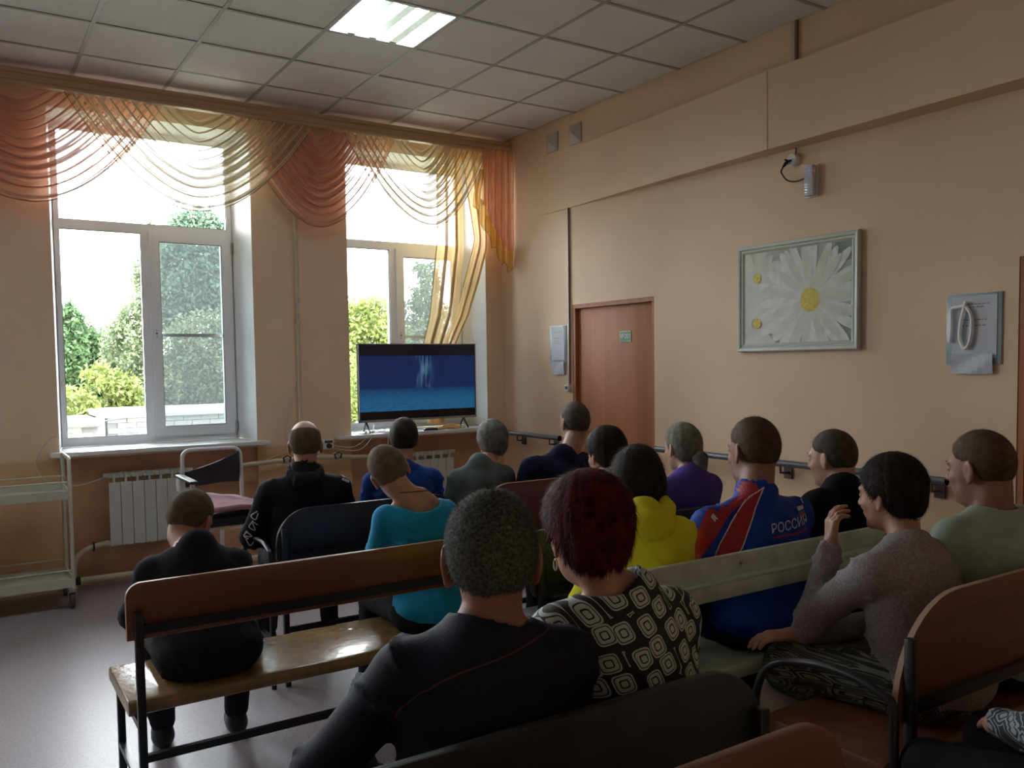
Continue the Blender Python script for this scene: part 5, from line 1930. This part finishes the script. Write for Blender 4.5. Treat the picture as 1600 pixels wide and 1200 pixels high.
M['black_shoe'] = mat('black_shoe_leather', (.015, .015, .017), .5, .2, 20)
M['slipper'] = mat('pale_slipper', (.32, .31, .29), .8, .1, 20)
HM = {
    'grey_short': hair_mat('grey_cropped_hair', (.022, .026, .022), (.165, .185, .165), .7, 170),
    'brown_buzz': hair_mat('brown_buzz_hair', (.085, .062, .045), (.15, .115, .085), .8),
    'fair_buzz': hair_mat('fair_cropped_hair', (.14, .105, .075), (.23, .18, .13), .8),
    'dark_short': hair_mat('dark_brown_hair', (.018, .013, .010), (.05, .038, .030)),
    'black_hair': hair_mat('brown_black_hair', (.012, .009, .008), (.035, .022, .018)),
    'red_dark': hair_mat('dark_red_dyed_hair', (.022, .004, .006), (.15, .012, .018), .6),
    'silver': hair_mat('silver_hair', (.10, .095, .085), (.26, .25, .22)),
    'grey_green': hair_mat('pale_grey_hair', (.15, .15, .12), (.30, .30, .24)),
    'brown_short': hair_mat('brown_short_hair', (.07, .042, .028), (.125, .080, .056)),
    'mouse': hair_mat('mouse_brown_hair', (.06, .046, .034), (.11, .085, .065)),
}
CL = {
    'black_jacket': cloth_mat('blue_black_jacket', (.010, .012, .017), (.018, .021, .028)),
    'hoodie': cloth_mat('black_hoodie', (.006, .006, .009), (.011, .011, .016)),
    'blue': cloth_mat('royal_blue_cotton', (.010, .045, .22), (.014, .060, .28)),
    'turquoise': cloth_mat('turquoise_jersey', (.014, .31, .60), (.018, .36, .70), sheen=.15),
    'grey_jacket': cloth_mat('blue_grey_fleece', (.11, .145, .15), (.15, .19, .195)),
    'navy': cloth_mat('navy_tshirt', (.010, .011, .035), (.015, .016, .048)),
    'violet': cloth_mat('violet_cotton', (.10, .065, .34), (.125, .08, .40)),
    'yellow': cloth_mat('mustard_yellow_fleece', (.74, .68, .035), (.84, .78, .05)),
    'sport_blue': cloth_mat('sports_jacket_blue', (.008, .045, .33), (.012, .060, .40), rough=.6),
    'black_shirt': cloth_mat('black_tshirt', (.006, .006, .007), (.010, .010, .011)),
    'grey_knit': mat('mauve_grey_knit', (.26, .225, .235), .95, 0, 150, .8, 260, col2=(.46, .41, .425), spec=.2),
    'mint_knit': cloth_mat('mint_grey_sweater', (.31, .39, .32), (.38, .46, .38)),
    'navy_track': cloth_mat('dark_navy_track_jacket', (.007, .008, .020), (.011, .012, .030), rough=.65),
    'dark_trousers': cloth_mat('dark_trousers', (.012, .013, .018), (.02, .021, .027)),
    'grey_trousers': cloth_mat('charcoal_trousers', (.022, .022, .025), (.034, .034, .038)),
    'blue_trousers': cloth_mat('dark_blue_trousers', (.008, .012, .055), (.012, .017, .075)),
}


def print_cloth(name, dark, light, scale=9, warp=.12, rings=True):
    """black and white retro print of nested rounded squares, or a broken animal/plaid print"""
    m, N, L, P = nt(name)
    tc = N.new('ShaderNodeTexCoord')
    mp = N.new('ShaderNodeMapping')
    mp.inputs['Rotation'].default_value = (0, math.radians(18), 0)
    mp.inputs['Scale'].default_value = (scale, scale * .35, scale)
    L.new(tc.outputs['Object'], mp.inputs[0])
    vo = N.new('ShaderNodeTexVoronoi')
    vo.feature = 'F1'
    vo.distance = 'MINKOWSKI'
    vo.inputs['Exponent'].default_value = 4.0
    vo.voronoi_dimensions = '2D'
    vo.inputs['Scale'].default_value = 1.0
    vo.inputs['Randomness'].default_value = .55 if rings else 1.0
    sx = N.new('ShaderNodeSeparateXYZ')
    cx = N.new('ShaderNodeCombineXYZ')
    L.new(mp.outputs[0], sx.inputs[0])
    L.new(sx.outputs['X'], cx.inputs[0])
    L.new(sx.outputs['Z'], cx.inputs[1])
    L.new(cx.outputs[0], vo.inputs['Vector'])
    rp = N.new('ShaderNodeValToRGB')
    rp.color_ramp.interpolation = 'CONSTANT'
    e = rp.color_ramp.elements
    seq = ((0, 1), (.12, 0), (.17, 1), (.29, 0), (.325, 1), (.385, 0), (.60, 1), (.63, 0)) if rings else ((0, 1), (.18, 0), (.30, 1), (.40, 0), (.55, 1), (.6, 0))
    e[0].position, e[0].color = 0, (*(light if seq[0][1] else dark), 1)
    e[1].position, e[1].color = seq[1][0], (*(light if seq[1][1] else dark), 1)
    for p, c in seq[2:]:
        x = e.new(p)
        x.color = (*(light if c else dark), 1)
    L.new(vo.outputs['Distance'], rp.inputs[0])
    L.new(rp.outputs[0], P.inputs['Base Color'])
    P.inputs['Roughness'].default_value = .7
    return m


CL['retro'] = print_cloth('retro_square_print', (.010, .011, .010), (.47, .53, .48), 20)
CL['leopard'] = print_cloth('small_animal_print', (.02, .018, .016), (.30, .27, .23), 45, rings=False)
CL['flower_skirt'] = print_cloth('dark_print_skirt', (.012, .012, .010), (.16, .17, .12), 34, rings=False)
CL['plaid'] = print_cloth('black_white_knit', (.012, .013, .016), (.25, .27, .29), 26, rings=False)

PPL = {
    'A': dict(h=(-3.578, -3.360, 0.979), hs=0.97, rot=(-40, 32, 6), m=(-3.603, -3.500, 0.919), sw=0.150, by=-8, yr=-3.800),
    'B': dict(h=(-2.794, -2.450, 1.158), hs=1.02, rot=(-18, 8, 0), m=(-2.823, -2.510, 0.951), sw=0.174, by=-12, yr=-2.720),
    'C': dict(h=(-2.176, -2.350, 1.144), hs=1.00, rot=(-25, 5, 2), m=(-2.225, -2.430, 0.944), sw=0.167, by=-15, yr=-2.720),
    'D': dict(h=(-2.802, -3.500, 1.120), hs=0.96, rot=(-21, 14, -24), m=(-2.713, -3.570, 0.960), sw=0.135, by=-8, yr=-3.800),
    'E': dict(h=(-1.721, -2.569, 1.129), hs=0.94, rot=(-10, 6, 0), m=(-1.840, -2.653, 0.955), sw=0.148, by=-6, yr=-2.830),
    'F': dict(h=(-1.211, -2.697, 1.212), hs=1.00, rot=(-7, 2, 0), m=(-1.355, -2.787, 0.984), sw=0.215, by=-4, yr=-2.958),
    'G': dict(h=(-1.853, -3.778, 1.151), hs=0.93, rot=(-4, 12, 0), m=(-1.887, -3.853, 1.040), sw=0.140, by=-4, yr=-4.067),
    'H': dict(h=(-2.294, -4.494, 1.152), hs=0.95, rot=(-30, 6, 0), m=(-2.351, -4.578, 1.024), sw=0.145, by=-18, yr=-4.783),
    'I': dict(h=(-1.402, -3.806, 1.157), hs=0.95, rot=(-6, 8, 0), m=(-1.415, -3.862, 0.994), sw=0.140, by=-2, yr=-4.067),
    'J': dict(h=(-1.701, -4.504, 1.215), hs=1.06, rot=(-8, 8, 3), m=(-1.760, -4.560, 0.978), sw=0.225, by=-4, yr=-4.783),
    'K': dict(h=(-1.170, -4.476, 1.146), hs=0.98, rot=(6, 10, 0), m=(-1.195, -4.532, 0.993), sw=0.150, by=0, yr=-4.783),
    'L': dict(h=(-1.771, -5.145, 1.125), hs=0.98, rot=(0, 8, 0), m=(-1.800, -5.211, 0.936), sw=0.190, by=4, yr=-5.499),
    'M': dict(h=(-1.333, -5.201, 1.185), hs=1.06, rot=(-2, 10, 0), m=(-1.338, -5.238, 0.991), sw=0.215, by=0, yr=-5.499),
    'N': dict(h=(-3.477, -5.420, 1.200), hs=1.04, rot=(-29, 6, 0), m=(-3.509, -5.450, 1.045), sw=0.155, by=-20, yr=-5.640),
    'O': dict(h=(-3.198, -5.360, 1.204), hs=0.96, rot=(-12, 8, 0), m=(-3.159, -5.410, 1.030), sw=0.140, by=-8, yr=-5.640),
}
DT = CL['dark_trousers']
person('A', 'man slumped forward in a blue-black jacket at the left end of the ochre vinyl bench', **PPL['A'], hair='buzz', hmat=HM['brown_buzz'], hthick=.003, top=CL['black_jacket'], topname='jacket', low=DT, g=1.0, skin='mid', hx=-3.585,
       feet=((-3.66, -3.10, .085), (-3.37, -3.14, .085)), elbows=((-3.80, -3.42, .66), (-3.40, -3.40, .66)), kneex=.16, nh=3500, gap=.135)
pB = person('B', 'balding man in a black hooded jacket with white scribble on the left sleeve', **PPL['B'], hair='buzz', hmat=HM['brown_buzz'], hthick=.003, bald=1, top=CL['hoodie'], topname='hooded_jacket', low=DT, g=1.1, armr=1.2, collar='high', skin='mid',
            elbows=((-3.075, -2.42, .70), (-2.55, -2.42, .70)), nh=3500)
person('C', 'dark cropped man in a royal blue long-sleeved shirt directly below the television', **PPL['C'], hair='short', hmat=HM['dark_short'], hthick=.005, hlen=.008, top=CL['blue'], low=DT, g=1.08, armr=1.1, skin='mid', nh=3500)
person('D', 'person in a turquoise long-sleeved shirt with head tilted to the left on the ochre bench', **PPL['D'], hair='buzz', hmat=HM['fair_buzz'], hthick=.003, top=CL['turquoise'], low=DT, g=1.0, collar='wide', skin='pale', nh=3500, hx=-2.66, armr=.95)
person('E', 'grey-haired woman in a blue-grey fleece jacket seated below the right edge of the television', **PPL['E'], hair='bob', hmat=HM['silver'], hthick=.008, top=CL['grey_jacket'], topname='jacket', low=DT, g=1.08, fem=1, skin='pale', nh=2500)
person('F', 'large cropped man in a navy t-shirt in front of the brown door', **PPL['F'], hair='buzz', hmat=HM['mouse'], hthick=.004, top=CL['navy'], topname='t_shirt', sleeves='short', low=DT, g=1.22, armr=1.25, jowl=.5, skin='tan', nh=3500, belly=.03)
person('G', 'short dark-haired woman in a small animal print blouse partly behind the yellow hood', **PPL['G'], hair='thick', hmat=HM['black_hair'], hthick=.007, top=CL['leopard'], topname='blouse', low=DT, g=1.0, fem=1, skin='mid', nh=2500)
pH = person('H', 'woman with straight dark brown hair in a mustard yellow hooded sweatshirt', **PPL['H'], seat=.492, hair='long', hmat=HM['dark_short'], hthick=.008, hlen=.02, top=CL['yellow'], topname='hooded_sweatshirt', low=DT, g=1.0, fem=1, skin='mid', nh=5000, collar='crew')
pI = person('I', 'woman with grey ponytail and pink hair tie in a violet top', **PPL['I'], hair='tail', hmat=HM['grey_green'], hthick=.005, top=CL['violet'], topname='top', low=DT, g=.98, fem=1, skin='pale', nh=3000)
pJ = person('J', 'broad man in a blue and red sports jacket with white piping', **PPL['J'], seat=.492, hair='short', hmat=HM['brown_short'], hthick=.005, hlen=.008, top=CL['sport_blue'], topname='sports_jacket', low=CL['blue_trousers'], g=1.25, armr=1.3, jowl=.5, skin='tan', collar='high', nh=4500, vox=.0065, belly=.02, voxc=.009, hairline=.006)
person('K', 'fair-skinned man in a black t-shirt seated right of the sports jacket', **PPL['K'], seat=.492, hair='short', hmat=HM['mouse'], hthick=.004, hlen=.006, top=CL['black_shirt'], topname='t_shirt', sleeves='short', low=DT, g=1.12, jowl=.8, armr=1.1, skin='pale', nh=3500, vox=.0065)
pL = person('L', 'dark-haired woman in a mauve-grey knitted sweater raising a hand to her face', **PPL['L'], seat=.470, hair='thick', hmat=HM['black_hair'], hthick=.009, hlen=.012, top=CL['grey_knit'], topname='sweater', low=CL['flower_skirt'], lowkind='skirt', g=1.10, fem=.6, skin='mid', nh=6000,
            vox=.0058, voxc=.0085, shoe=M['slipper'], elbows=((-1.93, -4.97, .70), (-1.62, -5.10, .66)), wrists=((-1.862, -4.985, .935), (-1.98, -4.93, .640)),
            handd=((np.array([.14, .05, 1.0]), np.array([.75, -.45, 0])), (np.array([-.75, .6, -.1]), np.array([0, 0, -1.0]))), curls=((.34, .42, .50, .55), (.25, .28, .3, .32)), feet=((-1.52, -5.02, .085), (-1.36, -5.00, .085)), fold=.011, armr=1.12)
person('M', 'heavy older man in a mint-grey sweater at the right edge', **PPL['M'], seat=.470, hair='buzz', hmat=HM['brown_short'], hthick=.004, top=CL['mint_knit'], topname='sweater', low=DT, g=1.25, armr=1.3, jowl=1, skin='tan', nh=4500, vox=.0058, voxc=.009, belly=.04, ear=1.1)
pN = person('N', 'man with cropped grey hair and large ears in a navy track jacket nearest the camera', **PPL['N'], hair='short', hmat=HM['grey_short'], hthick=.006, hlen=.007, top=CL['navy_track'], topname='track_jacket', low=CL['grey_trousers'], g=1.12, armr=1.12, skin='tan', nh=26000,
            vox=.0055, voxc=.008, collar='crew', fold=.015, elbows=((-3.775, -5.28, .80), (-3.27, -5.36, .76)), kneex=.17, tw=1.15, ear=1.3, hx=-3.50, feet=((-3.86, -5.10, .085), None), knees=((-3.62, -4.98, .64), None))
pO = person('O', 'woman with short dark red dyed hair in a black and white retro print blouse', **PPL['O'], hair='thick', hmat=HM['red_dark'], hthick=.012, hlen=.014, top=CL['retro'], topname='blouse', low=DT, g=1.12, fem=1, skin='mid', nh=9000, vox=.0055, voxc=.008, hx=-3.10, armr=1.2, collar='crew', tw=1.1)

# ---- details on the clothes
M['print_white'] = mat('white_jacket_print', (.62, .64, .68), .5)
M['print_red'] = mat('red_jacket_panel', (.36, .010, .016), .6, .1, 20, .2, 200)
M['print_blue'] = mat('flag_blue', (.02, .05, .30), .5)
M['scribble'] = mat('white_sleeve_print', (.45, .46, .50), .6)
M['pink_tie'] = mat('pink_hair_tie', (.50, .06, .10), .6)
M['gold_metal'] = mat('earring_metal', (.55, .48, .36), .3, metal=1)
M['seam'] = mat('dark_red_piping', (.07, .012, .016), .6)


def toplan(P, a=0.0):
    """origin and axes of the plane behind a person's back as seen along direction a (degrees from +y)"""
    d = np.array([math.sin(math.radians(a)), math.cos(math.radians(a)), 0.0])
    u = np.array([d[1], -d[0], 0.0])
    return u, np.array([0, 0, 1.0]), d


def W2uv(P, O_, u, pts):
    return [(float((np.array(p) - O_) @ u), float(p[2] - O_[2])) for p in pts]


# sports jacket
u, vv_, d = toplan(pJ, 38)
O_ = np.array(pJ['m']) - d * .0


PRINTS = {   # outlines of the prints, metres across / up from the middle of the shoulders
    'panel_l': [(0.0236, 0.1106), (-0.0418, 0.0659), (-0.1149, -0.0091), (-0.1687, -0.1095), (-0.1811, -0.1977)],
    'panel_r': [(0.0236, 0.1106), (-0.0127, 0.041), (-0.0515, -0.034), (-0.0782, -0.0966), (-0.1149, -0.152)],
    'right_pipe': [(0.1079, 0.1526), (0.1514, 0.108), (0.1949, 0.0584), (0.2046, 0.0237)],
    'sleeve': [(0.0018, 0.1107), (-0.0856, 0.0784), (-0.1588, 0.0284), (-0.2079, -0.0519), (-0.2573, -0.1603)],
    'tab': [(-0.1833, 0.0234), (-0.1686, 0.0034)],
    'text': [(0.0384, -0.0337), (0.2048, -0.0234)],
    'flag': [(0.1662, 0.0187), (0.2, -0.016)],
    's1': [(-0.2335, -0.1115), (-0.2657, -0.1363), (-0.2441, -0.154), (-0.2306, -0.1216)],
    's2': [(-0.2569, -0.1599), (-0.2767, -0.1919), (-0.2488, -0.2068), (-0.2602, -0.1664), (-0.2354, -0.181)],
    's3': [(-0.2867, -0.2112), (-0.3031, -0.2368), (-0.2815, -0.2513)],
    's4': [(-0.3031, -0.2368), (-0.2654, -0.239), (-0.2899, -0.2144)],
    's5': [(-0.2941, -0.2505), (-0.2762, -0.2847), (-0.2567, -0.266)],
    'sh_white': [(0.1887, 0.0253), (0.2245, 0.0068)],
    'sh_red': [(0.1762, 0.0527), (0.2152, 0.0308)],
    'seam': [(0.1812, 0.0421), (0.1243, 0.0425), (0.0495, 0.0295), (-0.0242, 0.0107), (-0.0848, -0.0113), (-0.1329, -0.0388)],
    'seam2': [(-0.1329, -0.0388), (-0.169, -0.0743), (-0.1934, -0.1203)],
}

JR = PRINTS
a = JR['panel_l']
b = JR['panel_r']
ca, cb = np.array(bez([(p[0], p[1], 0) for p in a], 8))[:, :2], np.array(bez([(p[0], p[1], 0) for p in b], 8))[:, :2]
n_ = min(len(ca), len(cb))
k_ = 8
pl = []
for i in range(n_ - 1):
    for j in range(k_):
        f0, f1 = j / k_, (j + 1) / k_
        pl.append(([tuple(ca[i] + (cb[i] - ca[i]) * f0), tuple(ca[i + 1] + (cb[i + 1] - ca[i + 1]) * f0), tuple(ca[i + 1] + (cb[i + 1] - ca[i + 1]) * f1), tuple(ca[i] + (cb[i] - ca[i]) * f1)], [(0, 1, 2, 3)]))
ray_decal(pJ, pl, O_, u, vv_, d, M['print_red'], 'red_panel', .0025)
for nm in ('panel_l', 'panel_r', 'right_pipe'):
    ray_decal(pJ, band(JR[nm], .0045), O_, u, vv_, d, M['print_white'], 'white_piping', .003)
ray_decal(pJ, band(JR['sleeve'], [.05, .07, .075, .065, .03]), O_, u, vv_, d, M['print_red'], 'red_sleeve_panel', .003)
ray_decal(pJ, band(JR['tab'], .014), O_, u, vv_, d, M['print_white'], 'white_tab', .003)
tp_ = JR['text']
sz = (tp_[1][0] - tp_[0][0])
v, f = text_mesh('\u0420\u041e\u0421\u0421\u0418\u042f', 1.0)
wv = v[:, 0].max() - v[:, 0].min()
hv_ = v[:, 1].max() - v[:, 1].min()
cx_, cz_ = (tp_[0][0] + tp_[1][0]) / 2, (tp_[0][1] + tp_[1][1]) / 2
sl_ = (tp_[1][1] - tp_[0][1]) / sz
pts = [(cx_ + x / wv * sz, cz_ + (y - v[:, 1].mean()) / hv_ * .034 + x / wv * sz * sl_) for x, y, _ in v]
ray_decal(pJ, [(pts, f)], O_, u, vv_, d, M['print_white'], 'back_lettering', .003)
ray_decal(pJ, band([(cx_ - sz * .5, cz_ - .035 - sl_ * sz * .5), (cx_ - .2 * sz, cz_ - .034), (cx_ + .1 * sz, cz_ - .036), (cx_ + .45 * sz, cz_ - .035 + sl_ * sz * .45)], .006), O_, u, vv_, d, M['print_red'], 'red_underline', .003)
fl = JR['flag']
fx0, fx1, fz1, fz0 = fl[0][0], fl[1][0], fl[0][1], fl[1][1]
for k_, mm in enumerate((M['print_white'], M['print_blue'], M['print_red'])):
    z1_ = fz1 - (fz1 - fz0) * k_ / 3
    z0_ = fz1 - (fz1 - fz0) * (k_ + 1) / 3
    ray_decal(pJ, [([(fx0, z0_), (fx1, z0_), (fx1, z1_), (fx0, z1_)], [(0, 1, 2, 3)])], O_, u, vv_, d, mm, 'flag_stripe', .0035)
# hooded man: scribble on the left sleeve, red and white mark on the right shoulder
u, vv_, d = toplan(pB, 20)
O_ = np.array(pB['m'])
for nm in ('s1', 's2', 's3', 's4', 's5'):
    ray_decal(pB, band(JR[nm], .0055), O_, u, vv_, d, M['scribble'], 'white_scribble', .003)
ray_decal(pB, band(JR['sh_white'], .010), O_, u, vv_, d, M['scribble'], 'white_shoulder_mark', .003)
ray_decal(pB, band(JR['sh_red'], .016), O_, u, vv_, d, M['print_red'], 'red_shoulder_mark', .0025)
# thin dark red seam over the navy track jacket
u, vv_, d = toplan(pN, 22)
O_ = np.array(pN['m'])
ray_decal(pN, band(JR['seam'], .0032), O_, u, vv_, d, M['seam'], 'red_seam_piping', .002)
ray_decal(pN, band(JR['seam2'], .0032), O_, u, vv_, d, M['seam'], 'red_seam_piping', .002)


def blob(P, name, items, mt, h_=.006, fold=.003, seed=5, label=None, cut=None):
    pts = np.array([i[1] for i in items] + [i[2] for i in items if i[0] == 'cap'])
    G = Field(pts.min(0) - .16, pts.max(0) + .16, h_)
    for it in items:
        if it[0] == 'cap':
            G.cap(it[1], it[2], it[3], it[4], it[5])
        else:
            G.ell(it[1], it[2], it[3], it[4])
    if cut:
        G.ell(*cut)
    v, q = G.mesh()
    v = folds(v, q, fold, seed)
    return obj_from(name, v, q, mt, P['t'], label=label)


def tring(c, ux, uy, rx, ry, r, dz, k=.02, n=14, a0=0, a1=360):
    out = []
    A = [math.radians(a0 + (a1 - a0) * i / n) for i in range(n + 1)]
    P0 = [c + ux * rx * math.sin(a) - uy * ry * math.cos(a) + np.array([0, 0, dz * math.cos(a)]) for a in A]
    for i in range(n):
        f = .5 + .5 * math.cos(A[i])
        out.append(('cap', P0[i], P0[i + 1], r * (.75 + .45 * f), r * (.75 + .45 * f), k))
    return out


# hoods lying on the back
for P, mt in ((pH, CL['yellow']), (pB, CL['hoodie'])):
    big = 1.0 if P is pH else .85
    c = P['neck0'] + np.array([0, 0, .012])
    it = tring(c, P['ux'], P['uy'], .086 * big, .075, .024 * big, -.030, .02)
    it += [('ell', c - P['uy'] * .088 - [0, 0, .055], (.085 * big, .038, .052), rotm(-14, 0, 0), .03)]
    blob(P, 'hood', it, mt, .006, .006, 11, cut=(c + np.array([0, 0, .03]), (.060, .055, .05), None, .01, 'cut'))
# ponytail and tie
Rm, hc, s_ = pI['R'], pI['h'], pI['hs']
T = lambda p: hc + Rm @ (np.array(p) * s_)
blob(pI, 'ponytail', [('ell', T((.012, -.118, -.075)), (.034, .034, .048), Rm, .0), ('ell', T((.020, -.110, -.110)), (.026, .026, .04), Rm, .02)], HM['silver'], .005, .006, 4)
c = T((.006, -.096, -.035))
P_('hair_tie', MB().tube([c + Rm @ np.array([.020 * math.cos(a), 0.010 * math.sin(a), .014 * math.sin(a)]) for a in np.linspace(0, 6.28, 13)[:-1]], .008, 7, True), M['pink_tie'], pI['t'], smooth=True)
# earring of the dark red haired woman
Rm, hc, s_ = pO['R'], pO['h'], pO['hs']
for e in (-1, 1):
    c = hc + Rm @ (np.array([e * .083, -.004, -.066]) * s_)
    P_('earring', MB().tube([c + np.array([0, .006 * math.cos(a), .012 * math.sin(a)]) for a in np.linspace(0, 6.28, 11)[:-1]], .0022, 6, True), M['gold_metal'], pO['t'], smooth=True)
# neck cord of the person in turquoise
pD = SMP['D']
c0 = pD['neck0'] + pD['nd'] * .028
cc = []
for a in np.linspace(0, 2 * math.pi, 22)[:-1]:
    cc.append(c0 + pD['ux'] * .072 * math.sin(a) - pD['uy'] * .070 * math.cos(a) + np.array([0, 0, .010 * math.cos(a)]))
P_('neck_cord', MB().tube(cc, .0022, 5, True), M['cable_brown'], pD['t'], smooth=True)

# half-seen neighbour at the lower right corner: bench and seated person
bench('brown_bench', 'brown laminate bench with rounded back corner at the bottom edge of the photo', -4.4, -3.19, -6.0, .70, 1.02, .10, M['laminate_dark'], M['vinyl_brown'], M['black_metal'], corners=(.2, .2, 1, 1), sz=.47)
bench('low_bench', 'low backed dark bench under the knitted-top person at the lower right corner', -2.85, -1.85, -6.17, .48, .66, .05, M['vinyl_green'], M['vinyl_brown'], M['black_metal'])
person('P', 'person in a black and white knitted top cut off by the lower right corner', h=(-2.10, -5.99, 1.16), hs=.96, rot=(0, 8, 0), m=(-2.10, -6.02, .96), sw=.155, yr=-6.17, hair='thick', hmat=HM['dark_short'], top=CL['plaid'], topname='knitted_top', low=CL['dark_trousers'], g=1.0, fem=1, elbows=((-2.36, -5.93, .74), (-1.88, -5.97, .71)), wrists=((-2.24, -5.74, .68), (-1.98, -5.78, .67)), handd=((np.array([1.0, .1, -.1]), np.array([0, 0, -1.0])), (np.array([-1.0, .3, -.1]), np.array([0, 0, -1.0]))))
